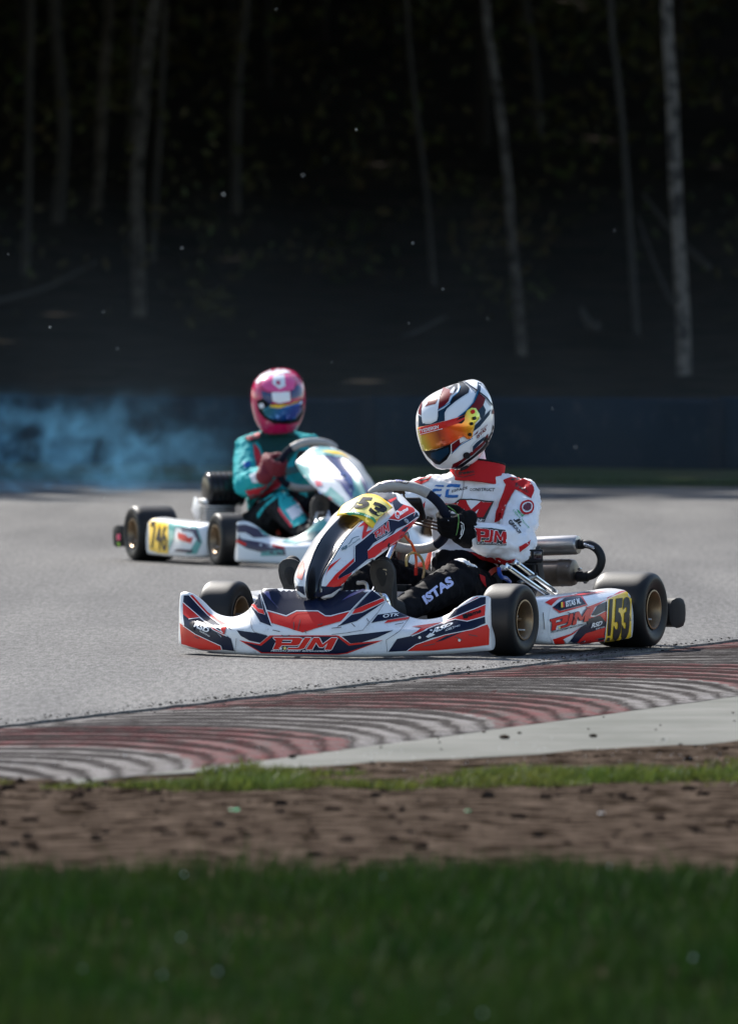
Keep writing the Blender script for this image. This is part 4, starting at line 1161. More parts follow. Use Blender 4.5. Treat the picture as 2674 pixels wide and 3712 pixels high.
D_('red_sticker', SN, [Dd((692, 582), (768, 520), (800, 560), (778, 625), (850, 600), (738, 700), (742, 640), (760, 560))], M_red, nose, 2)
D_('navy_sticker', SN, [Dd((1040, 345), (1078, 300), (1118, 345), (1148, 358), (1068, 428), (1050, 380))], M_navy, nose, 2)
D_('red_sticker', SN, [Dd((992, 318), (1072, 285), (1080, 300), (1022, 340))], M_red, nose, 3)
D_('red_fade', SN, [Dd((120, 965), (165, 905), (178, 1000), (150, 1100), (100, 1075))], mat('pale_red_vinyl', (.75, .22, .17), .4), nose, 2)
D_('black_dome', SN, [Dd((790, 265), (860, 240), (950, 226), (1020, 230), (1075, 262), (1078, 285), (1000, 318), (900, 285))], M_black, nose, 3)
lettering(F1, SN, 'iame', [cD(1105, 478), cD(1192, 420), cD(1186, 378), cD(1098, 428)], M_whitev, nose, 5, .05)
strokes(F1, SN, [Dd((1100, 440), (1082, 425), (1064, 445), (1068, 485), (1092, 498), (1100, 480), (1082, 470))], 4.5, M_whitev, nose, 5, name='emblem')
pjm(F1, SN, cD, [(868, 690), (1004, 625), (990, 528), (850, 640)], nose, 4, sub=False)
lettering(F1, SN, 'PECLERS JEREMY MANAGEMENT', [cD(880, 712), cD(1004, 640), cD(1004, 628), cD(878, 700)], M_whitev, nose, 5, .01)
lettering(F1, SN, 'SJ', [cD(535, 822), cD(590, 790), cD(586, 755), cD(530, 788)], M_slate, nose, 4, .05)
lettering(F1, SN, 'Steni Detailing', [cD(598, 790), cD(716, 706), cD(712, 682), cD(596, 768)], M_slate, nose, 4, .01)
strokes(F1, SN, [Dd((598, 752), (618, 735), (640, 695), (668, 682), (706, 674))], 2.6, M_slate, nose, 4, name='emblem')
strokes(F1, SN, [Dd((560, 1145), (640, 1048), (790, 907), (905, 868), (1082, 750), (1200, 600)), Dd((662, 768), (745, 706), (862, 612), (1000, 505), (1098, 518), (1290, 416)), Dd((662, 925), (664, 766)), Dd((790, 812), (860, 755), (1064, 638), (1318, 456))], 2.2, M_whitev, nose, 4)
p, n_ = project(F1, SN, [cD(1170, 522)], 3)
for r_, h_, mm in ((.0095, .003, M_alu), (.004, .006, M_steel)):
    m_ = MB(); m_.add(*cyl(p[0]-n_[0]*.004, p[0]+n_[0]*h_, r_, n=20)); m_.build('bolt_washer', mm, nose)
# number plate: one curved sheet standing over the channel
top = [((640, 335), -.080), ((715, 293), -.05), ((790, 268), -.02), ((870, 272), .012), ((930, 294), .045), ((1000, 345), .078), ((1055, 402), .10)]
bot = [((505, 482), -.070), ((575, 472), -.03), ((640, 474), .0), ((705, 490), .03), ((765, 530), .055), ((812, 570), .08), ((860, 605), .10)]
TT = [F1.hit(*cD(*p), 'y', y) for p, y in top]; BBt = [F1.hit(*cD(*p), 'y', y) for p, y in bot]
rows = []
for i in range(13):
    t = i/12; rows.append([a.lerp(b, t)+Vector((.020, 0, .010))*math.sin(math.pi*t)*.8+Vector((.012, 0, .006)) for a, b in zip(TT, BBt)])
rows = [catmull(r_, 4) for r_ in rows]
v, f = grid(rows); plate = put('number_plate', modded(mesh_from(v, f), [('SOLIDIFY', dict(thickness=.0025, offset=-1))]), M_yel, nose); SP = Surf(plate)
D_('white_field', SP, [Dd((655, 332), (790, 275), (925, 300), (1046, 408), (905, 548), (850, 480), (760, 440), (600, 432), (560, 445))], M_yel2, plate, 1)
D_('green_strip', SP, [Dd((600, 430), (680, 425), (760, 443), (850, 482), (880, 520), (868, 545), (838, 505), (750, 465), (590, 450))], M_green, plate, 2)
lettering(F1, SP, '100 - 1SS', [cD(650, 436), cD(822, 490), cD(826, 474), cD(656, 424)], M_whitev, plate, 3, .02)
lettering(F1, SP, '3', [cD(800, 425), cD(930, 500), cD(1005, 385), cD(862, 325)], M_blackv, plate, 3, .06)
lettering(F1, SP, '5', [cD(650, 395), cD(780, 402), cD(855, 290), cD(735, 285)], M_blackv, plate, 3, .06)
lettering(F1, SP, '1', [cD(565, 420), cD(625, 414), cD(705, 325), cD(665, 328)], M_blackv, plate, 3, .05)

# side pods
M_podw = M_white
pod = put('side_pod', pod_shape(1), M_podw, kart1); SPo = Surf(pod); Cc = lambda *p: P_(cC, *p)
put('side_pod', pod_shape(-1), M_podw, kart1)
D_('navy_sticker', SPo, [Cc((598, 602), (690, 536), (802, 530), (838, 580), (650, 628))], M_navy, pod, 2)
D_('red_sticker', SPo, [Cc((590, 600), (600, 604), (652, 630), (838, 582), (800, 528), (812, 528), (850, 588), (650, 645)), Cc((545, 570), (600, 540), (690, 527), (640, 545), (590, 590)), Cc((600, 545), (760, 515), (900, 498), (1000, 488), (880, 508), (700, 532))], M_red, pod, 3)
D_('navy_sticker', SPo, [Cc((640, 540), (780, 508), (870, 490), (880, 497), (760, 520), (690, 534)), Cc((880, 660), (930, 585), (990, 560), (990, 620), (910, 660))], M_navy, pod, 2)
D_('red_sticker', SPo, [Cc((842, 600), (985, 548), (1080, 492), (1145, 480), (1000, 530), (990, 545), (905, 600), (870, 668), (900, 672), (990, 628), (988, 712), (940, 660), (845, 690), (860, 640))], M_red, pod, 2)
D_('yellow_panel', SPo, [Cc((992, 545), (1150, 485), (1166, 500), (1163, 832), (1142, 850), (972, 846), (985, 700))], M_yel, pod, 3)
lettering(F1, SPo, '153', [cC(985, 840), cC(1140, 825), cC(1158, 525), cC(1004, 542)], M_blackv, pod, 6, .05)
lettering(F1, SPo, 'ISTAS M.', [cC(690, 602), cC(798, 576), cC(794, 540), cC(688, 565)], M_whitev, pod, 5, .04)
for k, (mm) in enumerate((M_blackv, M_yel, M_red)):
    D_('flag_stripe', SPo, [Cc((645+k*12, 574-k*2), (657+k*12, 572-k*2), (657+k*12, 606-k*2), (645+k*12, 608-k*2))], mm, pod, 5)
D_('navy_sticker', SPo, [Cc((705, 872), (800, 745), (850, 720), (835, 690), (940, 660), (988, 715), (984, 745), (890, 800), (975, 770), (975, 830), (850, 862))], M_navy, pod, 2)
D_('red_sticker', SPo, [Cc((592, 835), (735, 790), (800, 745), (740, 800), (672, 832), (700, 872), (640, 880)), Cc((760, 868), (835, 790), (980, 745), (965, 800), (880, 805), (972, 800), (968, 840))], M_red, pod, 3)
D_('white_flash', SPo, [Cc((672, 832), (745, 795), (735, 820), (700, 862))], M_whitev, pod, 4)
pjm(F1, SPo, cC, [(590, 770), (848, 700), (858, 612), (582, 690)], pod, 4, outline=M_navy, sub=False)
lettering(F1, SPo, 'PECLERS JEREMY MANAGEMENT', [cC(588, 792), cC(842, 728), cC(840, 712), cC(588, 775)], M_blackv, pod, 4, .01)
lettering(F1, SPo, 'RSD', [cC(870, 752), cC(944, 732), cC(958, 697), cC(882, 715)], M_whitev, pod, 5, .04)
lettering(F1, SPo, 'KARTING', [cC(905, 764), cC(970, 746), cC(970, 736), cC(905, 752)], M_whitev, pod, 5, .01)
strokes(F1, SPo, [Cc((592, 600), (585, 620), (570, 700), (575, 800), (620, 882)), Cc((842, 598), (985, 545)), Cc((990, 545), (985, 700), (970, 846))], 2.2, M_whitev, pod, 5)
strokes(F1, SPo, [Cc((740, 640), (755, 700)), Cc((700, 640), (730, 650)), Cc((1140, 640), (1155, 700)), Cc((530, 640), (540, 760)), Cc((900, 830), (960, 820)), Cc((620, 860), (700, 858))], 2.5, M_scuff, pod, 6, name='scuff')
# steering wheel badge
STp = Surf(swtop1)
lettering(F1, STp, 'KOSMIC', [cW(300, 205), cW(680, 190), cW(680, 150), cW(330, 160)], mat('deep_blue_print', (.01, .05, .32), .5), swtop1, 2, .03)
strokes(F1, STp, [P_(cW, (262, 238), (330, 205), (460, 184), (600, 196), (710, 225), (750, 168))], 2.2, M_bronze, swtop1, 2, name='badge_edge')

# exhaust: upper silencer, lower can, joining hose with spring
ex = empty('exhaust'); ex.parent = kart1
c1 = F1.hit(*cM(1345, 268), 'x', -.10); c0 = c1+Vector((0, -.42, -.018))
b = MB(); r_ = .0365
b.add(*lathe([(.001, 0), (r_*.9, 0), (r_, .008), (r_, (c1-c0).length-.012), (r_*.9, (c1-c0).length-.002), (r_*.55, (c1-c0).length), (.001, (c1-c0).length)], c0, c1-c0, 40)); me = b.mesh(); sharp(me, 50); put('silencer', me, M_steel, ex)
c3 = F1.hit(*cM(1312, 550), 'x', -.10); c2 = c3+Vector((0, -.34, -.01)); r_ = .051; L_ = (c3-c2).length
b = MB(); b.add(*lathe([(.001, 0), (r_*.9, 0), (r_, .01), (r_, L_-.06), (r_*1.02, L_-.058), (r_*1.02, L_-.052), (r_, L_-.05), (r_, L_-.02), (r_*.92, L_-.005), (r_*.6, L_), (.001, L_)], c2, c3-c2, 40)); me = b.mesh(); sharp(me, 50); put('exhaust_can', me, M_can, ex)
for k in (0, 1):
    p = F1.hit(*cM(1222, 488+70*k), 'x', -.055); b = MB(); b.add(*cyl(p-Vector((.01, 0, 0)), p+Vector((.004, 0, 0)), .004, n=8)); b.build('rivet', M_alu, ex)
hp = [c1, c1+Vector((0, .018, 0))]+[F1.hit(*cM(x, y), 'x', -.10) for x, y in ((1440, 262), (1530, 312), (1574, 400), (1560, 490), (1505, 560), (1430, 590))]+[F1.hit(*cM(1330, 592), 'x', -.10)]
hp = [c1+Vector((0, -.005, 0))]+hp[2:]
b = MB(); b.add(*tube(catmull(hp, 8), .0165, 14)); hose = b.build('exhaust_hose', M_hose, ex)
for q0, q1, r_ in (((1335, 262), (1395, 262), .0185), ((1325, 594), (1440, 590), .020)):
    b = MB(); b.add(*cyl(F1.hit(*cM(*q0), 'x', -.10), F1.hit(*cM(*q1), 'x', -.10), r_, n=20)); b.build('hose_collar', M_blackm, ex, bevel=.002)
for (q) in ((1355, 518), (1412, 648)):
    p = F1.hit(*cM(*q), 'x', -.10); b = MB(); b.add(*cyl(p-Vector((.008, 0, 0)), p+Vector((.008, 0, 0)), .006, n=12)); b.build('clamp_screw', M_steel, ex)
pts = []; q0 = F1.hit(*cM(1398, 262), 'x', -.078); q1 = F1.hit(*cM(1500, 300), 'x', -.078); a_, b_, d_ = frame_of(q1-q0)
for i in range(110): t = i/109; pts.append(q0+(q1-q0)*t+a_*.0055*math.cos(i*.75)+b_*.0055*math.sin(i*.75))
b = MB(); b.add(*tube(pts, .0012, 5)); b.build('spring', M_chrome, ex)

# pair of bright stays sloping down from the seat back, and the block below them
for (a0, a1, b0, b1) in (((690, 440), (1118, 762), .38, .44), ((600, 482), (1050, 800), .40, .46)):
    p = F1.hit(*cM(*a0), 'y', b0); q = F1.hit(*cM(*a1), 'y', b1); d = (q-p).normalized(); s_ = Vector((0, 1, 0)); n2 = d.cross(s_).normalized(); s2 = n2.cross(d)
    b = MB(); b.add(*box((p+q)/2, ((q-p).length, .006, .020), Matrix((d, s2, n2)).transposed())); st_ = b.build('seat_stay', M_chrome, kart1, bevel=.0015)
    b = MB(); b.add(*box((p+q)/2+s2*.003, ((q-p).length*.92, .004, .006), Matrix((d, s2, n2)).transposed())); b.build('stay_groove', M_frame, st_, bevel=.0005)
    for e in (p.lerp(q, .06), p.lerp(q, .95)):
        b = MB(); b.add(*cyl(e, e+s2*.012, .006, n=10)); b.build('stay_bolt', M_alu, st_)
b = MB(); b.add(*box((.50, .40, .105), (.10, .08, .07))); b.build('caliper_block', M_steel, kart1, bevel=.008)
b = MB(); b.add(*cyl((.36, .36, .15), (.36, .40, .15), .075, n=30)); b.add(*cyl((.36, .40, .15), (.36, .42, .15), .03, n=20)); b.build('water_pump', M_can, kart1, bevel=.003)
b = MB(); b.add(*box((.30, .30, .25), (.05, .16, .26), Matrix.Rotation(.35, 3, 'Y'))); rad_ = b.build('radiator', M_blackm, kart1, bevel=.004)
b = MB(); b.add(*tube(catmull([F1.hit(*cM(*p), 'y', .36) for p in ((530, 500), (535, 560), (560, 600), (600, 610), (640, 650))], 6), .008, 10)); b.build('coolant_hose', M_blue, kart1)
b = MB(); b.add(*tube([F1.hit(*cM(*p), 'y', .36) for p in ((560, 500), (600, 508))], .010, 10)); b.build('hose_fitting', M_alu, kart1)
# action camera on its arm
ca = empty('action_camera'); ca.parent = kart1
cc = F1.hit(*cM(880, 383), 'y', .40)
fx = Vector((.93, .36, 0)).normalized(); fy = Vector((-fx.y, fx.x, 0)); MR = Matrix((fx, fy, Vector((0, 0, 1)))).transposed()
b = MB(); b.add(*box(cc, (.034, .070, .050), MR)); me = modded(b.mesh(), [('BEVEL', dict(width=.007, segments=3))]); sharp(me, 40); put('camera_case', me, M_blackm, ca)
b = MB(); b.add(*cyl(cc+fy*.016+Vector((0, 0, .003))+fx*.015, cc+fy*.016+fx*.021+Vector((0, 0, .003)), .0145, n=24)); b.add(*box(cc+fy*.016+fx*.017+Vector((0, 0, .003)), (.008, .030, .030), MR)); b.build('lens', M_lens, ca, bevel=.002)
b = MB(); b.add(*box(cc-fy*.017+fx*.0165+Vector((0, 0, .005)), (.004, .020, .018), MR)); b.build('front_screen', M_bronze, ca)
b = MB(); b.add(*box(cc+Vector((0, 0, -.029))-fy*.012, (.04, .05, .006), MR)); b.add(*cyl(cc+Vector((0, 0, -.03)), cc+Vector((0, 0, -.062)), .009, n=12)); b.add(*ellipsoid(cc+Vector((0, 0, -.066)), (.016, .016, .010))); b.build('camera_mount', M_blackm, ca)
p0 = F1.hit(*cM(895, 592), 'y', .40); p1 = F1.hit(*cM(735, 655), 'y', .42)
b = MB(); b.add(*capsule(p0, .012, p1, .009)); b.add(*cyl(cc+Vector((0, 0, -.062)), p0, .008, n=10)); b.build('camera_arm', M_black, ca)
# tank fittings: amber breather loop and orange lead
pts = [F1.hit(*cD(x, y), 'y', .05) for x, y in ((1180, 960), (1176, 900), (1195, 850), (1250, 828), (1310, 860), (1345, 930), (1352, 1010), (1340, 1080))]
b = MB(); b.add(*tube(catmull(pts, 6), .0050, 8)); b.build('breather_hose', M_brass, kart1)
pts = [F1.hit(*cD(x, y), 'y', .05) for x, y in ((1272, 975), (1275, 900), (1262, 820), (1230, 740), (1180, 680), (1150, 640))]
b = MB(); b.add(*tube(catmull(pts, 6), .0052, 8)); b.build('ignition_lead', M_orange, kart1)
b = MB(); b.add(*cyl(pts[0], pts[0]+Vector((0, 0, -.028)), .0065, n=10)); b.build('lead_cap', M_red, kart1)
for s in (.02, -.12):
    b = MB(); b.add(*cyl((1.12, s, .06), (.92, s*1.1, .33), .009, n=10)); b.build('column_support', M_chrome, kart1)
# ================================================================== THE DRIVERS
def suit_mat(name, jacket, trousers, rough=.75):
    m = mat(name, jacket, rough, bump=.35, bs=120, bdist=.003)
    nt = m.node_tree; N = nt.nodes.new; L = nt.links.new; b = nt.nodes['Principled BSDF']
    at = N('ShaderNodeAttribute'); at.attribute_name = 'waist'
    gt = N('ShaderNodeMath'); gt.operation = 'GREATER_THAN'; gt.inputs[1].default_value = 0; L(at.outputs['Fac'], gt.inputs[0])
    tc = N('ShaderNodeTexCoord'); n = N('ShaderNodeTexNoise'); n.inputs['Scale'].default_value = 18; n.inputs['Detail'].default_value = 6; L(tc.outputs['Object'], n.inputs['Vector'])
    mr = N('ShaderNodeMapRange'); mr.inputs[1].default_value = .35; mr.inputs[2].default_value = .7; mr.inputs[3].default_value = 1.0; mr.inputs[4].default_value = .86; L(n.outputs[0], mr.inputs[0])
    mx = N('ShaderNodeMix'); mx.data_type = 'RGBA'; L(gt.outputs[0], mx.inputs[0]); mx.inputs[6].default_value = (*trousers, 1); mx.inputs[7].default_value = (*jacket, 1)
    m2 = N('ShaderNodeMix'); m2.data_type = 'RGBA'; m2.blend_type = 'MULTIPLY'; m2.inputs[0].default_value = 1; L(mx.outputs[2], m2.inputs[6]); L(mr.outputs[0], m2.inputs[7])
    L(m2.outputs[2], b.inputs['Base Color']); b.inputs['Specular IOR Level'].default_value = .12
    return m

def voxel(mb, size, smooth=6, fac=.5):
    return modded(mb.mesh(), [('REMESH', dict(mode='VOXEL', voxel_size=size, use_smooth_shade=True)), ('SMOOTH', dict(factor=fac, iterations=smooth))])

def wrinkle(me, amp, scale, centers=(), seed=0.0):
    me.update(); nrm = [v.normal.copy() for v in me.vertices]
    for v, n in zip(me.vertices, nrm):
        p = v.co; k = .35
        for c, r_ in centers:
            d = (p-c).length/r_
            if d < 1: k = max(k, 1.0-.5*d)
        q = p*scale+Vector((seed, seed*.7, 0)); w_ = Vector((noise.noise(q*.6), noise.noise(q*.6+Vector((9, 0, 0))), noise.noise(q*.6+Vector((0, 9, 0)))))*1.3
        a = noise.noise(q+w_); b = noise.noise(q*2.1+w_)
        v.co = p + n*(amp*k*((.5-abs(a)*1.9)+.45*(.4-abs(b)*1.8)))
    me.update()

def mkbody(root, J, m, S=1):
    """one continuous clothed body; J: joints in the kart's frame (S mirrors left and right)"""
    def j(k): v = Vector(J[k]); v.y *= S; return v
    mb = MB()
    pel, che, nk = j('pelvis'), j('chest'), j('neck')
    sl, sr = j('shL'), j('shR')
    up = (nk-pel).normalized(); lat = (sl-sr).normalized(); fw = lat.cross(up).normalized(); lat = up.cross(fw)
    Mt = Matrix((fw, lat, up)).transposed()
    mb.add(*ellipsoid(pel, (.125, .165, .13), Mt)); mb.add(*ellipsoid(pel.lerp(che, .5), (.118, .158, .15), Mt))
    mb.add(*ellipsoid(che, (.122, .178, .165), Mt)); mb.add(*ellipsoid(che.lerp(nk, .52)-fw*.005, (.095, .175, .085), Mt))
    mb.add(*capsule(che.lerp(nk, .55), .085, nk, .062)); mb.add(*capsule(nk, .058, nk+(j('head')-nk)*.5, .055))
    for s in ('L', 'R'):
        sh, el, wr = j('sh'+s), j('el'+s), j('wr'+s)
        mb.add(*capsule(che.lerp(nk, .58)+(sh-che)*.25, .082, sh, .070)); mb.add(*capsule(sh, .072, sh.lerp(el, .6), .068)); mb.add(*capsule(sh.lerp(el, .6), .068, el, .065))
        mb.add(*capsule(el, .066, el.lerp(wr, .5), .065)); mb.add(*capsule(el.lerp(wr, .5), .065, wr, .048))
        hp, kn, an = j('hip'+s), j('kn'+s), j('an'+s)
        mb.add(*capsule(hp, .095, hp.lerp(kn, .55), .086)); mb.add(*capsule(hp.lerp(kn, .55), .086, kn, .070)); mb.add(*capsule(kn, .070, kn.lerp(an, .4), .066)); mb.add(*capsule(kn.lerp(an, .4), .066, an, .046))
    me = voxel(mb, .0085, 7)
    cs = [(j('elL'), .17), (j('elR'), .17), (j('knL'), .16), (j('knR'), .16), (pel, .22), (j('shL'), .13), (j('shR'), .13), (che.lerp(pel, .5), .16)]
    wrinkle(me, .0155, 12, cs, 3.1*S); wrinkle(me, .0075, 25, cs, 1.1*S)
    a = me.attributes.new('waist', 'FLOAT', 'POINT'); vals = []
    for v in me.vertices:
        p = v.co; vals.append(p.z-.355-1.15*(p.x-.33)+ (10 if p.z > .40 else 0) + (.9 if (min((p-j('elL')).length, (p-j('elR')).length) < .13 and p.z > .30) or (p-j('wrL')).length < .12 else 0))
    a.data.foreach_set('value', vals)
    return put('body', me, m, root)

def hand(root, P, T, O, N, W, m, name='glove', cuffr=.046, cuffw=None, rot=0):
    """fingers closed round a rim at P: T along the rim towards the thumb, O away from the hub, N towards the driver"""
    T = T.normalized(); O = (O-T*O.dot(T)).normalized(); N = (N-T*N.dot(T)-O*N.dot(O)).normalized()
    def at(th, r_, t_): th = R(th+rot); return P+O*(r_*math.cos(th))+N*(r_*math.sin(th))+T*t_
    mb = MB()
    for k, (off, ln) in enumerate(((.031, .95), (.0105, 1.06), (-.0105, 1.0), (-.031, .82))):
        o_ = off
        pts = [at(12, .056, o_*1.04), at(-28, .045, o_*1.05), at(-62*ln, .037, o_), at(-105*ln, .0315, o_*.97), at(-150*ln, .0305, o_*.94), at(-192*ln, .029, o_*.92)]
        rr = [.0125, .0130, .0118, .0110, .0104, .0095]
        for a, b, ra, rb in zip(pts[:-1], pts[1:], rr[:-1], rr[1:]): mb.add(*capsule(a, ra, b, rb, 10))
    pal = at(40, .062, -.002)
    mb.add(*capsule(at(22, .052, .026), .019, at(22, .052, -.026), .018)); mb.add(*capsule(at(48, .060, .020), .021, at(48, .060, -.022), .020))
    # thumb from the side of the palm near its base
    th = [at(62, .060, .022), at(88, .044, .038), at(118, .034, .044), at(150, .031, .042)]
    for a, b, ra, rb in zip(th[:-1], th[1:], (.0155, .0145, .0130), (.0145, .0130, .0115)): mb.add(*capsule(a, ra, b, rb, 10))
    base = at(60, .082, -.002)
    mb.add(*capsule(pal, .030, base, .030)); mb.add(*capsule(base, .030, base.lerp(W, .6), .034)); mb.add(*capsule(base.lerp(W, .6), .036, W, cuffr))
    if cuffw is not None: mb.add(*capsule(W, cuffr, W.lerp(Vector(cuffw), .10), cuffr+.007))
    me = voxel(mb, .0036, 3, .45); wrinkle(me, .0022, 48, [(pal, .09)], 1.0)
    return put(name, me, m, root)

def shoe(root, heel, toe, y0, m_up, m_sole, ankle, fr=None):
    """driving shoe standing on its heel, sole towards the front of the kart"""
    heel = Vector(heel); toe = Vector(toe); d = (toe-heel).normalized(); n = Vector((1, 0, 0)); n = (n-d*n.dot(d)).normalized(); s_ = n.cross(d)
    L_ = (toe-heel).length
    out = [(0, .026), (.06, .031), (.2, .032), (.38, .030), (.55, .034), (.7, .044), (.82, .046), (.92, .040), (.98, .024), (1.0, .008)]
    rows = []
    for (h0, k) in ((.0, 1.0), (-.006, 1.04), (-.014, 1.02)):
        ring = [heel+d*(t*L_)+s_*(w*k)+n*h0 for t, w in out]+[heel+d*(t*L_)-s_*(w*k)+n*h0 for t, w in out[::-1]]
        rows.append(ring)
    v, f = grid(rows, closed_v=True, capends=True); so = put('sole', modded(mesh_from(v, f), [('BEVEL', dict(width=.002, segments=1))]), m_sole, root)
    mb = MB()
    for a, b, ra, rb in ((.12, .45, .036, .036), (.45, .78, .036, .040), (.78, .90, .038, .030)):
        mb.add(*capsule(heel+d*(a*L_)-n*.040, ra, heel+d*(b*L_)-n*.032, rb))
    mb.add(*capsule(heel+d*.05-n*.045, .038, Vector(ankle), .043))
    me = voxel(mb, .005, 5); put('shoe', me, m_up, root)
    return so

SL = [(-.165, .104, -.040, .066), (-.152, .130, -.070, .084), (-.122, .152, -.108, .104), (-.090, .168, -.136, .117), (-.050, .174, -.154, .126), (-.01, .173, -.162, .131), (.030, .168, -.168, .130), (.065, .157, -.168, .123), (.092, .138, -.164, .108), (.112, .112, -.152, .087), (.124, .075, -.132, .060), (.130, .020, -.110, .034)]
def helmet_shape(C, Rm, S=1.0):
    sl = SL
    rows = []
    for (z, xf, xb, w) in sl:
        r_ = []
        for k in range(32):
            t = 2*math.pi*k/32; c, s = math.cos(t), math.sin(t); e = .86
            cx = (xf+xb)/2; hx = (xf-xb)/2
            x = cx+hx*math.copysign(abs(c)**e, c); y = w*math.copysign(abs(s)**e, s)
            zz = z
            if z < -.06: zz += .035*max(0, (.04-x)/.16)*min(1, (-.06-z)/.07)
            r_.append(C+Rm @ (Vector((x, y, zz))*S))
        rows.append(r_)
    v, f = grid(rows, closed_v=True, capends=True)
    me = mesh_from(v, [q[::-1] for q in f])
    return modded(me, [('SUBSURF', dict(levels=2, render_levels=2))])

def visor_mat(name, stops, rough=.07, metal=.85):
    m = bpy.data.materials.new(name); m.use_nodes = True; nt = m.node_tree; b = nt.nodes['Principled BSDF']; N = nt.nodes.new; L = nt.links.new
    at = N('ShaderNodeAttribute'); at.attribute_name = 'g'; r_ = N('ShaderNodeValToRGB'); el = r_.color_ramp.elements
    el[0].position = stops[0][0]; el[0].color = (*stops[0][1], 1); el[1].position = stops[-1][0]; el[1].color = (*stops[-1][1], 1)
    for p_, c_ in stops[1:-1]: e = el.new(p_); e.color = (*c_, 1)
    L(at.outputs['Fac'], r_.inputs[0]); L(r_.outputs[0], b.inputs['Base Color']); b.inputs['Metallic'].default_value = metal; b.inputs['Roughness'].default_value = rough
    b.inputs['Coat Weight'].default_value = .6; b.inputs['Coat Roughness'].default_value = .05
    return m

def visor(fr, surf, loop, gx, m, par, lift=.004, name='visor'):
    """curved shield standing 4 mm off the shell"""
    o = decal(name, fr, surf, [loop], m, par, layer=lift/.0007, g=11)
    me = o.data; off = off_of(par)
    a = me.attributes.new('g', 'FLOAT', 'POINT')
    vals = []
    for v in me.vertices:
        px, py = fr.px(v.co+off); vals.append(min(1, max(0, ((px-gx[0])*gx[2]+(py-gx[1])*gx[3])/gx[4])))
    a.data.foreach_set('value', vals)
    md = o.modifiers.new('s', 'SOLIDIFY'); md.thickness = .0025; md.offset = -1
    return o

M_suit1 = suit_mat('white_and_black_suit', (.86, .86, .88), (.006, .006, .008))
M_redc = mat('red_cloth', (.50, .018, .022), .75, bump=.35, bs=120, spec=.15)
M_blackc = mat('black_cloth', (.012, .012, .013), .75, spec=.12)
M_bluep = mat('blue_print', (.01, .13, .42), .6); M_blackp = mat('black_print', (.02, .02, .022), .6)
M_shoe = mat('black_suede', (.012, .012, .013), .8); M_sole = mat('rubber_sole', (.022, .020, .019), .75, col2=(.05, .045, .04), vs=18, bump=.5, bs=60)
M_beige = mat('beige_print', (.45, .36, .24), .6); M_lilac = mat('lilac_embroidery', (.55, .58, .85), .6); M_neon = mat('lime_piping', (.18, .42, .12), .6)
M_clear = mat('clear_plastic', (.55, .55, .57), .1, coat=1)

J1 = dict(pelvis=(.24, .055, .17), chest=(.215, .09, .44), neck=(.245, .082, .625), head=(.30, .055, .80),
          shL=(.205, .255, .552), elL=(.435, .335, .372), wrL=(.615, .232, .424), shR=(.33, -.085, .555), elR=(.50, -.29, .42), wrR=(.60, -.235, .45),
          hipL=(.30, .15, .165), knL=(.665, .205, .262), anL=(1.06, .135, .155), hipR=(.30, -.04, .165), knR=(.68, -.12, .285), anR=(1.06, -.21, .155))
drv1 = empty('person', F1.O+F1.M @ Vector((.25, .06, .05)), F1.rz); OFF[drv1.name] = Vector((.25, .06, .05))
tag(drv1, 'racing driver in white and red jacket, black trousers and mirrored orange visor, gripping the wheel', 'person')
body1 = mkbody(drv1, J1, M_suit1); SB = Surf(body1, OFF[drv1.name])
Gg = lambda *p: P_(cG, *p)
def S_(name, loops, m, layer=1, par=body1, surf=SB, g=8): return decal(name, F1, surf, loops, m, par, layer+1.2, g)
S_('red_shoulder', [Gg((1115, 268), (1190, 240), (1290, 248), (1372, 280), (1404, 335), (1408, 370), (1378, 442), (1232, 352), (1150, 500), (1108, 640), (1030, 668), (1045, 560), (1118, 380), (1142, 312))], M_redc)
S_('red_underarm', [Gg((765, 938), (900, 985), (1010, 1005), (1070, 998), (1150, 1030), (1235, 1010), (1180, 1068), (1080, 1078), (900, 1020))], M_redc)
S_('red_underarm', [Gg((1262, 900), (1310, 880), (1378, 838), (1365, 880), (1270, 950))], M_redc)
S_('red_shoulder', [Gg((262, 285), (330, 250), (440, 230), (400, 275), (330, 310), (300, 300))], M_redc)
S_('red_sleeve', [Gg((372, 462), (352, 560), (310, 680), (240, 830), (150, 860), (190, 740), (270, 620), (330, 520))], M_redc)
S_('shoulder_stripe', [Gg((1180, 262), (1240, 245), (1280, 262), (1200, 275)), Gg((300, 270), (420, 240), (410, 250), (320, 285))], M_blackp, 2)
S_('red_side', [Gg((880, 1160), (935, 1190), (950, 1290), (900, 1230))], M_redc)
def tx(s, q, m, layer=2, bold=.02, c=cG, surf=SB, par=body1, sh=0.0): return lettering(F1, surf, s, [c(*p) for p in q], m, par, layer, bold, shear=sh)
S_('blue_bar', [Gg((455, 328), (470, 312), (550, 312), (545, 330)), Gg((588, 308), (708, 308), (700, 336), (575, 330)), Gg((438, 362), (455, 346), (530, 350), (526, 366), (450, 378)), Gg((430, 414), (445, 352), (462, 352), (450, 400), (530, 400), (520, 426), (440, 424)), Gg((575, 352), (606, 350), (592, 405), (690, 405), (684, 430), (558, 428))], M_bluep, 2)
tx('ESPACE', [(622, 384), (775, 350), (775, 325), (626, 358)], M_blackp)
tx('CONSTRUCT', [(790, 366), (1030, 372), (1040, 340), (795, 342)], M_blackp)
S_('logo_panel', [Gg((700, 438), (1030, 462), (935, 665), (680, 632), (600, 600), (640, 485))], M_blackp, 2)
S_('white_field', [Gg((712, 452), (1012, 474), (925, 605), (620, 585), (650, 492))], mat('white_patch', (.8, .8, .8), .7), 3)
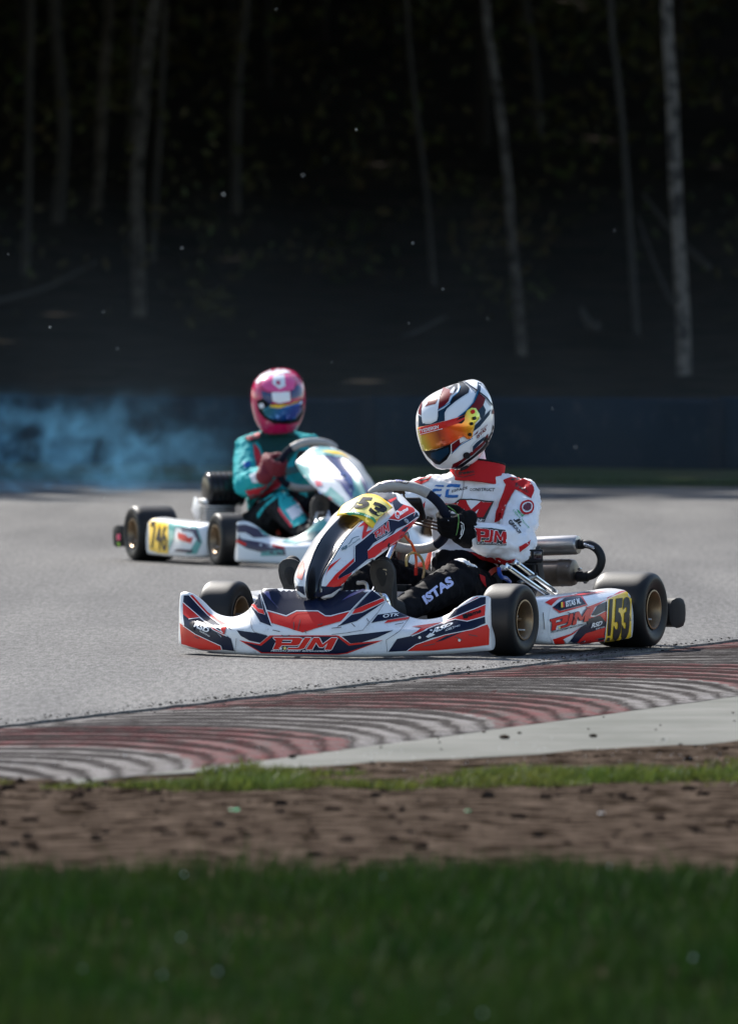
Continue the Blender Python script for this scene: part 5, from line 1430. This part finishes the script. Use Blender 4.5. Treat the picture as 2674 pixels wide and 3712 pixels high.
S_('red_letter', [Gg((640, 560), (700, 448), (760, 452), (810, 545), (905, 470), (1015, 474), (920, 622), (850, 615), (885, 545), (818, 608), (775, 602), (745, 540), (705, 600))], M_redc, 4)
S_('red_letter', [Gg((505, 482), (690, 480), (660, 540), (560, 520), (520, 510))], M_redc, 3)
tx('MANAGEMENT', [(690, 640), (925, 660), (935, 640), (697, 618)], M_whitev, 5)
S_('logo_panel', [Gg((370, 655), (385, 600), (450, 620), (440, 662))], M_blackp, 2)
S_('logo_panel', [Gg((842, 722), (1000, 728), (1130, 745), (1142, 890), (860, 875))], M_blackp, 2)
pjm(F1, SB, cG, [(862, 850), (1138, 866), (1128, 760), (850, 728)], body1, 4, fill=M_redc, sub=False)
tx('PECLERS JEREMY MANAGEMENT', [(862, 872), (1138, 886), (1138, 870), (862, 856)], M_whitev, 5, .0)
tx('GROUP', [(1165, 668), (1270, 790), (1290, 765), (1190, 640)], M_blackp, 2, .04)
tx('JL', [(1212, 645), (1268, 720), (1310, 690), (1262, 625)], M_blackp, 2, .05)
for k, (rx, mm) in enumerate(((72, M_redc), (52, mat('white_patch2', (.75, .75, .75), .7)), (40, mat('maroon_patch', (.12, .02, .04), .7)))):
    S_('round_badge', [[cG(1340+rx*.92*math.cos(t/12*math.pi)-8*math.sin(t/12*math.pi), 528+rx*math.sin(t/12*math.pi)) for t in range(24)]], mm, 2+k)
S_('green_leaf', [Gg((1240, 550), (1265, 565), (1290, 600), (1262, 590)), Gg((1275, 600), (1320, 600), (1300, 618))], M_green, 2)
tx('Espace Nature', [(1205, 568), (1355, 735), (1365, 715), (1220, 545)], M_green, 2, .0)
tx('freem', [(1225, 325), (1345, 392), (1362, 365), (1240, 290)], M_blackp, 3, .02)
tx('ISTAS', [(372, 1455), (645, 1262), (600, 1182), (332, 1382)], M_lilac, 3, .05)
strokes(F1, SB, [Gg((740, 205), (735, 350), (715, 440), (690, 520), (690, 640))], 4, mat('zip_shadow', (.45, .44, .45), .7), body1, 1, name='zip')
# neck: white balaclava, red collar
nk = Vector(J1['neck']); hd = Vector(J1['head'])
mb = MB(); mb.add(*capsule(nk-Vector((0, 0, .03)), .064, nk.lerp(hd, .7), .066)); put('balaclava', voxel(mb, .007, 3), mat('white_knit', (.78, .78, .8), .85, bump=.4, bs=150), drv1)
def collar(root, c, ax, r0, r1, h, m, thick=.006, rim=None, ex=1.04):
    a, b, d = frame_of(ax, Vector((1, 0, 0))); rows = []
    for (t, r_) in ((0, r0*1.06), (.25, r0), (.6, (r0+r1)/2), (1.0, r1)):
        rows.append([c+d*(h*t)+a*(r_*ex*math.cos(2*math.pi*k/28))+b*(r_*math.sin(2*math.pi*k/28)) for k in range(28)])
    v, f = grid(rows, closed_v=True); o = put('collar', modded(mesh_from(v, f), [('SUBSURF', dict(levels=1)), ('SOLIDIFY', dict(thickness=thick, offset=0))]), m, root)
    if rim:
        q = MB(); q.add(*tube(rows[-1], .0045, 6, closed=True)); q.build('collar_edge', rim, o)
    return o
co = collar(drv1, nk+Vector((-.004, .006, -.022)), Vector((-.16, .05, 1)), .094, .096, .082, M_redc, rim=M_blackc); Sco = Surf(co, OFF[drv1.name])
tx('freem', [(862, 1415), (1080, 1375), (1086, 1330), (868, 1355)], M_blackp, 2, .03, c=cE, surf=Sco, par=co)
strokes(F1, Sco, [P_(cE, (850, 1320), (815, 1370), (850, 1425), (930, 1440), (1090, 1400))], 2.5, M_blackp, co, 1, name='seam')
# hands on the wheel
def wheel_hand(root, fr, rp, n, t, W, m, C=Vector((.685, 0, .4875)), mirror=False, **kw):
    P = rp(t); T = (rp(t-.05*(1 if t > 0 else -1))-P).normalized(); return hand(root, P, T, P-C, n, W, m, **kw)
gl = wheel_hand(drv1, F1, rp1, swn1, R(97), Vector((.645, .205, .432)), M_glove, cuffw=J1['elL'], rot=-30); wheel_hand(drv1, F1, rp1, swn1, R(-95), Vector((.615, -.232, .45)), M_glove)
SG = Surf(gl, OFF[drv1.name])
strokes(F1, SG, [Gg((585, 512), (650, 552), (686, 600), (690, 650), (668, 790)), Gg((395, 618), (420, 634), (445, 626))], 3, M_neon, gl, 2, name='piping')
lettering(F1, SG, 'S', [cG(462, 566), cG(498, 558), cG(492, 528), cG(456, 536)], M_whitev, gl, 2, .03)
strokes(F1, SG, [Gg((498, 520), (514, 550))], 4, M_whitev, gl, 2, name='logo_bar')
strokes(F1, SG, [Gg((705, 660), (735, 680), (740, 730), (728, 780), (700, 822)), Gg((712, 690), (722, 730), (712, 790))], 3, M_whitev, gl, 2, name='cuff_print')
# shoes
s1 = shoe(drv1, (1.155, .122, .115), (1.195, .118, .345), 0, M_shoe, M_sole, J1['anL']); s2 = shoe(drv1, (1.155, -.235, .115), (1.195, -.245, .345), 0, M_shoe, M_sole, J1['anR'])
SS = Surf(s1, OFF[drv1.name]); lettering(F1, SS, 'S', [cD(925, 1040), cD(985, 1058), cD(990, 985), cD(935, 985)], M_beige, s1, 1, .03); strokes(F1, SS, [Dd((898, 1050), (948, 1080))], 4, M_beige, s1, 1, name='logo_bar')
SS = Surf(s2, OFF[drv1.name]); lettering(F1, SS, 'S', [cA(1155, 110), cA(1198, 118), cA(1205, 66), cA(1160, 66)], M_beige, s2, 1, .03)

# ---- helmet of the nearer driver ----
HPX, HPY = 823, 652
HC1 = F1.hit(*cE(HPX, HPY), 'x', .315)
HR1 = Matrix.Rotation(R(-11), 3, 'Z') @ Matrix.Rotation(R(13), 3, 'Y') @ Matrix.Rotation(R(5), 3, 'X')
M_h1 = mat('white_helmet', (.82, .82, .82), .2, coat=.5, spec=.4)
M_hnavy = mat('petrol_paint', (.006, .030, .062), .35, spec=.12); M_hblack = mat('black_paint', (.004, .006, .010), .35, spec=.12)
M_hmar = mat('maroon_paint', (.15, .004, .008), .35, spec=.12); M_hblue = mat('cyan_edge', (.01, .18, .36), .4, spec=.1)
hel = put('helmet', helmet_shape(HC1, HR1, .98), M_h1, drv1); SH = Surf(hel, OFF[drv1.name])
Ee = lambda *p: P_(cE, *p)
def H_(name, loops, m, layer=1): return decal(name, F1, SH, loops, m, hel, layer, 9)
H_('navy_paint', [Ee((300, 560), (345, 590), (350, 660), (400, 690), (480, 682), (560, 640), (575, 580), (575, 510), (655, 470), (740, 400), (770, 320), (850, 250), (880, 180), (870, 110), (960, 140), (1015, 190), (1000, 250), (920, 300), (820, 370), (700, 470), (665, 530), (668, 640), (560, 670), (330, 728), (305, 730))], M_hnavy)
H_('navy_paint', [Ee((870, 110), (930, 108), (1010, 185), (980, 260), (880, 310), (760, 400), (735, 395), (775, 322), (850, 252), (885, 180))], M_hblack, 2)
H_('maroon_paint', [Ee((575, 488), (600, 300), (650, 180), (740, 210), (770, 260), (740, 300), (720, 370), (660, 440))], M_hmar, 2)
H_('maroon_paint', [Ee((440, 310), (520, 310), (575, 340), (540, 410), (450, 430), (390, 450), (430, 400))], M_hmar, 2)
H_('maroon_paint', [Ee((690, 170), (770, 120), (850, 130), (850, 190), (800, 250), (745, 215))], M_hblack, 1)
H_('maroon_paint', [Ee((305, 500), (325, 440), (355, 375), (345, 480), (342, 570), (305, 545))], M_hmar, 2)
H_('navy_paint', [Ee((850, 590), (960, 500), (1060, 390), (1115, 240), (1130, 110), (1180, 120), (1160, 260), (1120, 400), (1040, 480), (960, 560), (930, 570))], M_hnavy, 1)
H_('maroon_paint', [Ee((1010, 460), (1080, 390), (1150, 260), (1235, 330), (1200, 430), (1125, 505), (1080, 470))], M_hmar, 2)
H_('navy_paint', [Ee((1120, 510), (1205, 420), (1240, 490), (1225, 560), (1180, 620), (1150, 560)), Ee((1170, 625), (1310, 480), (1290, 560), (1160, 720), (1060, 800), (1075, 720))], M_hnavy, 1)
H_('maroon_paint', [Ee((1045, 880), (1140, 770), (1120, 820), (1000, 900), (900, 960), (830, 1040), (770, 1090), (760, 980), (870, 900), (880, 960))], M_hmar, 1)
H_('navy_paint', [Ee((1045, 1000), (1100, 940), (1220, 850), (1210, 910), (1120, 1000), (1050, 1070))], M_hnavy, 2)
H_('maroon_paint', [Ee((1040, 1075), (1130, 1000), (1215, 930), (1230, 870), (1275, 820), (1270, 900), (1180, 1010), (1060, 1120), (930, 1210), (830, 1290), (760, 1310), (780, 1250), (900, 1190))], M_hmar, 1)
H_('black_edge', [Ee((560, 1362), (680, 1345), (800, 1300), (930, 1220), (1060, 1130), (1190, 1010), (1290, 890), (1340, 890), (1200, 1060), (1060, 1170), (900, 1290), (700, 1372))], M_hblack, 3)
H_('chin_vent', [Ee((375, 1065), (550, 1050), (750, 965), (752, 1090), (700, 1180), (600, 1255), (540, 1245), (430, 1140))], M_hblack, 2)
H_('chin_vent_glass', [Ee((480, 1090), (720, 1010), (735, 1080), (600, 1210), (480, 1150))], M_hnavy, 3)
H_('navy_paint', [Ee((1280, 870), (1380, 700), (1382, 780), (1350, 900), (1290, 950))], M_hblack, 1)
H_('maroon_paint', [Ee((1330, 470), (1355, 520), (1345, 550), (1325, 540))], M_hmar, 2)
H_('black_disc', [[cE(968+50*math.cos(t/10*math.pi), 1125+46*math.sin(t/10*math.pi)) for t in range(20)]], M_blackm, 4)
H_('clear_gap', [Ee((440, 310), (500, 305), (575, 312), (600, 310), (575, 490), (560, 620), (480, 660), (360, 680), (348, 600), (345, 480), (380, 400))], M_h1, 1)
strokes(F1, SH, [Ee((575, 500), (735, 400), (775, 322), (860, 250), (890, 170)), Ee((850, 590), (965, 500), (1065, 385), (1130, 230)), Ee((760, 1100), (880, 980), (1045, 885))], 2.5, M_hblue, hel, 5, name='cyan_line')
strokes(F1, SH, [Ee((760, 965), (755, 1090), (700, 1190), (600, 1262), (530, 1250)), Ee((1040, 1075), (1040, 1000), (1100, 935), (1220, 845))], 2.5, M_whitev, hel, 5)
strokes(F1, SH, [Ee((860, 100), (960, 110), (1020, 160), (1140, 245), (1240, 320), (1325, 430))], 5, M_hblack, hel, 4, name='shell_joint')
lettering(F1, SH, 'ISTAS', [cE(1115, 895), cE(1240, 775), cE(1235, 730), cE(1105, 850)], M_hmar, hel, 4, .04)
lettering(F1, SH, 'Maurice', [cE(1165, 790), cE(1255, 710), cE(1248, 680), cE(1160, 760)], M_hmar, hel, 4, .0)
for q in ([(745, 245), (800, 180), (815, 200), (790, 270), (745, 275)], [(560, 340), (640, 215), (655, 200), (590, 310)]): H_('clear_vent', [Ee(*q)], M_clear, 6)
sv = [(.005, .040, .112), (-.060, .062, .128), (-.150, .066, .132), (-.184, .060, .098), (-.172, .070, .060)]
rows = [catmull([HC1+HR1 @ Vector((x+.012*abs(t)**2*3-.01, w_*t, z-.022*t*t)) for t in (-1, -.6, 0, .6, 1)], 3) for x, w_, z in sv]
rows += [[p+HR1 @ Vector((.02, 0, -.035)) for p in r_] for r_ in rows[::-1]]
v, f = grid(rows, closed_u=True); 
spo = put('rear_spoiler', modded(mesh_from(v, f), [('SUBSURF', dict(levels=1))]), M_h1, hel); SO = Surf(spo, OFF[drv1.name])
decal('navy_paint', F1, SO, [Ee((1130, 100), (1185, 125), (1150, 240), (1115, 225))], M_hnavy, spo, 1, 9); decal('maroon_paint', F1, SO, [Ee((1165, 240), (1190, 160), (1235, 290))], M_hmar, spo, 1, 9)
M_vis = visor_mat('mirrored_visor', [(0, (.60, .50, .04)), (.14, (.80, .26, .02)), (.30, (.35, .05, .01)), (.45, (.90, .07, .01)), (.66, (.95, .16, .01)), (.82, (1.0, .42, .02)), (.9, (1.0, .72, .05)), (1, (.80, .90, .10))], rough=.14, metal=.45)
vl = Ee((300, 735), (500, 690), (700, 640), (850, 595), (945, 560), (975, 500), (1030, 465), (1090, 470), (1142, 555), (1140, 620), (1080, 680), (1055, 790), (1045, 860), (1010, 900), (965, 895), (930, 860), (880, 880), (750, 965), (600, 1020), (480, 1052), (375, 1062), (340, 950), (315, 830))
g0, g1 = cE(330, 900), cE(1120, 560); vis = visor(F1, SH, vl, (g0[0], g0[1], (g1[0]-g0[0]), (g1[1]-g0[1]), (g1[0]-g0[0])**2+(g1[1]-g0[1])**2), M_vis, hel)
SV = Surf(modded(vis.data.copy(), [('SOLIDIFY', dict(thickness=.0005))]), OFF[drv1.name])
def V_(name, loops, m, layer=1): return decal(name, F1, SV, loops, m, vis, layer, 9)
V_('visor_strip', [Ee((302, 738), (500, 692), (700, 642), (850, 597), (948, 558), (945, 640), (820, 690), (640, 752), (335, 848), (318, 800))], M_red, 1)
V_('strip_panel', [Ee((830, 640), (870, 595), (948, 560), (946, 590)), Ee((840, 682), (940, 620), (935, 650), (905, 680))], M_blackv, 2)
lettering(F1, SV, 'TYSDESIGN', [cE(308, 818), cE(585, 748), cE(582, 700), cE(310, 768)], M_whitev, vis, 3, .03)
lettering(F1, SV, '.BE', [cE(585, 745), cE(690, 720), cE(692, 662), cE(585, 700)], M_red, vis, 3, .04)
strokes(F1, SV, [Ee((330, 832), (640, 752))], 2.2, M_whitev, vis, 3, name='small_print')
V_('reflection_free_patch', [Ee((545, 785), (640, 765), (690, 900), (700, 965), (600, 960), (560, 880))], mat('dark_tint', (.10, .015, .01), .1, coat=1), 1) if False else None
for (x, y, r_, mm, h) in ((1058, 516, 30, M_red, .004), (1076, 608, 26, M_black, .006), (1038, 684, 24, M_blackm, .004), (1014, 835, 26, M_black, .004)):
    p, n_ = project(F1, SV, [cE(x, y)], 1); q = MB(); rr_ = r_*.257/1000; q.add(*cyl(p[0]-n_[0]*.003, p[0]+n_[0]*h, rr_, n=18)); q.add(*cyl(p[0]+n_[0]*h, p[0]+n_[0]*(h+.0015), rr_*.4, n=12)); q.build('visor_pivot', mm, hel)
# strap and buckle
q = MB(); q.add(*tube(catmull([F1.hit(*cE(*p), 'y', .10) for p in ((1120, 1120), (1060, 1200), (980, 1290), (900, 1330))], 5), .006, 8)); q.build('chin_strap', M_blackm, hel)
q = MB(); q.add(*box(F1.hit(*cE(1000, 1235), 'y', .112), (.010, .008, .024))); q.build('strap_buckle', M_steel, hel, bevel=.002)
# ================================================================== THE FARTHER KART
PS2 = R(19.9)
F2 = Frame(-.529, 50.08, -math.pi/2+PS2)
kart2 = empty('go_kart', F2.O, F2.rz)
tag(kart2, 'blurred teal, white and black racing kart numbered 746, farther back on the left', 'go-kart')
M_white2 = mat('white_bodywork_farther', (.76, .77, .77), .32, coat=.5, dirt=.15); M_teal = mat('pale_teal_vinyl', (.10, .36, .33), .38, coat=.4); M_dteal = mat('dark_teal_vinyl', (.05, .15, .15), .4, coat=.3)
M_plum = mat('plum_vinyl', (.045, .03, .06), .4, coat=.3)
running_gear(F2, kart2)
wheel(F2, kart2, 1.05, .56, .130, .130, 1); wheel(F2, kart2, 1.05, -.56, .130, .130, -1); wheel(F2, kart2, 0, .60, .140, .205, 1); wheel(F2, kart2, 0, -.60, .140, .205, -1)
sw2, swt2, rp2, swn2, swu2 = steering_wheel(F2, kart2)
fair2 = put('front_fairing', fairing_shape(), M_white2, kart2); SF2 = Surf(fair2)
nose2 = put('nose_panel', nose_shape(), two_tone('white_and_navy_nose', M_white2, (.015, .025, .12)), kart2); SN2 = Surf(nose2)
pod2 = put('side_pod', pod_shape(-1), M_white2, kart2); SP2 = Surf(pod2); put('side_pod', pod_shape(1), M_white2, kart2)
def E_(name, surf, c, loops, m, par, layer=1): return decal(name, F2, surf, [P_(c, *l) for l in loops], m, par, layer, 12)
E_('plum_sticker', SF2, cL, [[(905, 415), (1000, 412), (1090, 440), (1130, 490), (1200, 505), (1060, 510), (1000, 470), (940, 470)], [(905, 480), (985, 520), (1120, 545), (1290, 590), (1300, 640), (1130, 620), (1010, 590), (925, 540)]], M_plum, fair2)
E_('teal_sticker', SF2, cL, [[(1120, 612), (1280, 600), (1290, 640), (1110, 645)], [(1270, 500), (1420, 380), (1560, 360), (1634, 420), (1500, 510), (1370, 560), (1280, 545)], [(1090, 440), (1150, 455), (1200, 500), (1140, 492)]], M_teal, fair2)
E_('dark_sticker', SF2, cL, [[(1380, 540), (1480, 470), (1590, 450), (1500, 530)], [(1440, 380), (1520, 350), (1600, 370), (1480, 400)]], M_dteal, fair2, 2)
E_('red_sticker', SF2, cL, [[(940, 520), (1010, 555), (1000, 570), (935, 545)], [(1200, 560), (1290, 580), (1290, 592), (1200, 575)]], M_red, fair2, 2)
E_('teal_sticker', SN2, cK, [[(570, 600), (700, 640), (740, 760), (640, 770), (570, 720)], [(900, 960), (1000, 830), (1150, 960), (1170, 1100), (1100, 1110), (1000, 1010)], [(1250, 700), (1330, 760), (1390, 900), (1300, 1010), (1250, 930)], [(660, 440), (800, 400), (950, 380), (1090, 420), (1150, 500), (950, 470), (760, 480)]], M_teal, nose2)
E_('teal_sticker', SN2, cK, [[(560, 590), (660, 520), (740, 560), (760, 700), (800, 900), (740, 860), (640, 780), (560, 740)], [(860, 890), (960, 900), (1080, 1010), (1180, 1120), (1130, 1150), (980, 1060)], [(1180, 560), (1260, 620), (1340, 760), (1400, 900), (1420, 1000), (1320, 960), (1280, 800)]], M_teal, nose2)
E_('blue_channel', SN2, cK, [[(930, 660), (1040, 640), (1200, 670), (1250, 760), (1270, 900), (1240, 975), (1180, 900), (1100, 780), (1000, 720)]], mat('blue_vinyl', (.015, .04, .20), .35, coat=.4), nose2, 2)
E_('pink_mark', SN2, cK, [[(820, 760), (890, 770), (910, 820), (840, 830)], [(940, 940), (1000, 950), (1030, 990), (960, 980)]], mat('pink_vinyl2', (.75, .10, .14), .4), nose2, 2)
# plate
top2 = [((700, 480), -.09), ((850, 455), -.045), ((960, 450), .0), ((1090, 470), .05), ((1200, 540), .09)]
bot2 = [((790, 650), -.105), ((920, 670), -.05), ((1050, 645), .0), ((1190, 665), .05), ((1300, 680), .095)]
TT = [F2.hit(*cK(*p), 'y', y) for p, y in top2]; BT = [F2.hit(*cK(*p), 'y', y) for p, y in bot2]
rows = [catmull([a.lerp(b, i/8)+Vector((.03, 0, .012)) for a, b in zip(TT, BT)], 4) for i in range(9)]
v, f = grid(rows); pl2 = put('number_plate', modded(mesh_from(v, f), [('SOLIDIFY', dict(thickness=.003))]), M_yel, nose2); SL2 = Surf(pl2)
E_('white_field', SL2, cK, [[(710, 490), (850, 465), (960, 460), (1085, 480), (1190, 545), (1270, 640), (1180, 645), (1050, 625), (920, 640), (800, 625)]], M_whitev, pl2, 2)
lettering(F2, SL2, '746', [cK(860, 610), cK(1150, 615), cK(1110, 510), cK(850, 500)], M_blackv, pl2, 3, .05)
# pod
E_('yellow_panel', SP2, cL, [[(290, 368), (350, 375), (430, 392), (430, 628), (355, 622), (288, 600)]], M_yel, pod2)
lettering(F2, SP2, '746', [cL(302, 590), cL(420, 612), cL(424, 405), cL(306, 385)], M_blackv, pod2, 3, .02)
E_('teal_sticker', SP2, cL, [[(432, 395), (500, 395), (640, 420), (680, 540), (640, 630), (560, 628), (600, 590), (640, 520), (600, 440), (480, 430), (470, 520), (432, 610)]], M_teal, pod2)
E_('dark_sticker', SP2, cL, [[(520, 430), (640, 448), (672, 545), (655, 545), (610, 470), (530, 455)], [(500, 590), (620, 600), (600, 622), (470, 610)]], M_plum, pod2, 2)
E_('red_sticker', SP2, cL, [[(500, 470), (560, 488), (580, 510), (612, 505), (598, 550), (540, 535), (502, 515)]], M_red, pod2, 2)
# stickers on the bumper end
rb2 = [o for o in kart2.children if o.name.startswith('rear_bumper')][0]; SR2 = Surf(rb2)
E_('pink_sticker', SR2, cL, [[(50, 485), (76, 480), (78, 525), (52, 528)]], mat('magenta_vinyl', (.8, .02, .12), .4), rb2, 2)
E_('lime_sticker', SR2, cL, [[(52, 545), (76, 545), (74, 590), (54, 580)]], mat('lime_vinyl', (.35, .65, .05), .4), rb2, 2)
b = MB(); b.add(*box(F2.hit(*cL(640, 305), 'y', -.40), (.12, .012, .085), Matrix.Rotation(.6, 3, 'Y'))); b.build('chain_guard', M_whitev, kart2, bevel=.01)

# ---- farther driver ----
M_suit2 = suit_mat('teal_suit', (.02, .36, .38), (.008, .010, .012))
M_tealc = mat('teal_cloth', (.02, .38, .40), .75, spec=.15); M_dgreen = mat('dark_green_cloth', (.012, .055, .055), .8, spec=.15); M_whitec = mat('white_cloth', (.72, .74, .78), .75); M_glove2 = mat('dark_red_glove', (.16, .008, .018), .75, bump=.4, bs=150)
M_redc2 = mat('bright_red_cloth', (.55, .02, .04), .75)
J2 = dict(pelvis=(.24, .02, .17), chest=(.215, .0, .44), neck=(.235, .01, .630), head=(.27, .02, .80),
          shL=(.20, .155, .565), elL=(.43, .240, .385), wrL=(.615, .205, .434), shR=(.22, -.16, .565), elR=(.50, -.27, .42), wrR=(.60, -.235, .45),
          hipL=(.30, .15, .165), knL=(.67, .150, .285), anL=(1.06, .15, .155), hipR=(.30, -.04, .165), knR=(.68, -.12, .31), anR=(1.06, -.17, .155))
drv2 = empty('person', F2.O+F2.M @ Vector((.25, -.02, .05)), F2.rz); OFF[drv2.name] = Vector((.25, -.02, .05))
tag(drv2, 'driver in teal and dark green suit with pink helmet and dark red gloves, farther kart', 'person')
body2 = mkbody(drv2, J2, M_suit2, -1); SB2 = Surf(body2, OFF[drv2.name])
def T_(name, c, loops, m, layer=1): return decal(name, F2, SB2, [P_(c, *l) for l in loops], m, body2, layer+1.2, 9)
T_('dark_chest', cH, [[(860, 470), (940, 420), (1100, 450), (1150, 500), (1090, 560), (1050, 620), (940, 640), (915, 600), (890, 520)]], M_dgreen)
T_('dark_chest', cH, [[(790, 470), (850, 450), (930, 420), (880, 490), (820, 500)]], M_dgreen)
T_('red_shoulder', cH, [[(795, 470), (885, 440), (890, 465), (815, 485)]], M_redc2, 2)
T_('red_panel', cH, [[(845, 500), (880, 540), (900, 620), (895, 660), (865, 640), (850, 570)]], M_redc2, 2)
T_('white_panel', cH, [[(895, 570), (915, 600), (915, 650), (895, 655)], [(825, 690), (915, 655), (925, 690), (900, 730), (845, 735)]], M_whitec, 2)
T_('red_underarm', cH, [[(800, 780), (900, 760), (950, 730), (1000, 690), (1040, 700), (1000, 760), (900, 820), (830, 830)]], M_redc2, 1)
T_('navy_badge', cH, [[(785, 620), (825, 605), (830, 640), (790, 650)]], M_bluep, 2)
T_('teal_leg', cH, [[(990, 790), (1040, 780), (1080, 830), (1180, 940), (1140, 975), (1085, 1000), (1030, 930), (1000, 870)], [(870, 920), (930, 850), (1000, 795), (985, 830), (920, 880), (875, 950)]], M_tealc, 1)
T_('white_leg_panel', cH, [[(1040, 900), (1110, 860), (1140, 920), (1080, 960)]], M_whitec, 2)
T_('red_leg_stripe', cH, [[(1080, 830), (1095, 835), (1190, 935), (1175, 940)], [(1000, 880), (1085, 995), (1070, 1000), (995, 900)]], M_redc2, 2)
nk = Vector((J2['neck'][0], -J2['neck'][1], J2['neck'][2]))
mb = MB(); mb.add(*capsule(nk-Vector((0, 0, .03)), .062, nk+Vector((.03, 0, .12)), .064)); put('balaclava', voxel(mb, .008, 3), M_dgreen, drv2)
collar(drv2, nk+Vector((0, 0, -.01)), Vector((-.1, 0, 1)), .080, .082, .06, M_dgreen, rim=M_redc2)
def mir(p): return Vector((p[0], -p[1], p[2]))
wheel_hand(drv2, F2, rp2, swn2, R(-92), Vector((.640, -.222, .436)), M_glove2); wheel_hand(drv2, F2, rp2, swn2, R(92), Vector((.62, .226, .446)), M_glove2)
shoe(drv2, (1.155, -.125, .115), (1.195, -.12, .345), 0, M_shoe, M_sole, mir(J2['anL'])); shoe(drv2, (1.155, .17, .115), (1.195, .17, .345), 0, M_shoe, M_sole, mir(J2['anR']))
HC2 = F2.hit(*cH(995, 232), 'x', .28); HR2 = Matrix.Rotation(R(-26), 3, 'Z') @ Matrix.Rotation(R(8), 3, 'Y') @ Matrix.Rotation(R(3), 3, 'X')
M_pink = mat('pink_helmet', (.50, .008, .085), .2, coat=.4); M_pinkl = mat('light_pink_paint', (.75, .08, .26), .25, coat=.4); M_hwh = mat('white_paint', (.8, .8, .82), .2, coat=.4); M_hdb = mat('dark_blue_paint', (.02, .03, .12), .2, coat=.4)
hel2 = put('helmet', helmet_shape(HC2, HR2, 1.05), M_pink, drv2); SH2 = Surf(hel2, OFF[drv2.name])
def U_(name, loops, m, layer=1): return decal(name, F2, SH2, [P_(cH, *l) for l in loops], m, hel2, layer, 9)
U_('white_paint', [[(850, 90), (930, 60), (1010, 55), (1070, 80), (1010, 90), (930, 100), (870, 150), (852, 130)], [(955, 200), (1060, 195), (1065, 250), (1000, 265), (960, 250)]], M_hwh, 1)
U_('light_pink_paint', [[(900, 120), (960, 95), (1040, 95), (1090, 130), (1085, 180), (1010, 200), (930, 190), (895, 160)]], M_pinkl, 2)
U_('white_paint', [[(965, 100), (1030, 98), (1035, 165), (1000, 180), (960, 150)]], M_hwh, 3)
U_('pink_mark', [[(980, 135), (1005, 132), (1005, 155), (985, 158)]], M_pink, 4)
U_('dark_blue_paint', [[(895, 190), (955, 205), (960, 260), (940, 280), (900, 230)], [(1065, 195), (1110, 150), (1135, 180), (1135, 220), (1070, 240)]], M_hdb, 2)
U_('dark_face', [[(870, 250), (905, 235), (960, 280), (1080, 280), (1135, 235), (1140, 320), (1115, 370), (1060, 385), (970, 385), (910, 350), (880, 310)]], M_hblack, 3)
U_('white_spot', [[(880, 270), (905, 262), (915, 285), (890, 295)]], M_hwh, 4)
M_vis2 = visor_mat('blue_mirrored_visor', [(0, (.01, .16, .22)), (.45, (.01, .14, .40)), (1, (.01, .05, .30))], metal=.5)
vl2 = P_(cH, (905, 300), (950, 275), (1060, 270), (1130, 250), (1125, 310), (1090, 355), (1020, 365), (950, 355), (915, 330))
g0, g1 = cH(960, 285), cH(1060, 350); v2 = visor(F2, SH2, vl2, (g0[0], g0[1], (g1[0]-g0[0]), (g1[1]-g0[1]), (g1[0]-g0[0])**2+(g1[1]-g0[1])**2), M_vis2, hel2)
SV2 = Surf(modded(v2.data.copy(), [('SOLIDIFY', dict(thickness=.0005))]), OFF[drv2.name])
decal('yellow_strip', F2, SV2, [P_(cH, (940, 262), (1060, 258), (1120, 236), (1130, 252), (1060, 275), (1000, 292), (945, 285))], M_yel, v2, 2, 9)
decal('red_tab', F2, SV2, [P_(cH, (1095, 232), (1135, 220), (1138, 240), (1100, 250))], M_red, v2, 3, 9)
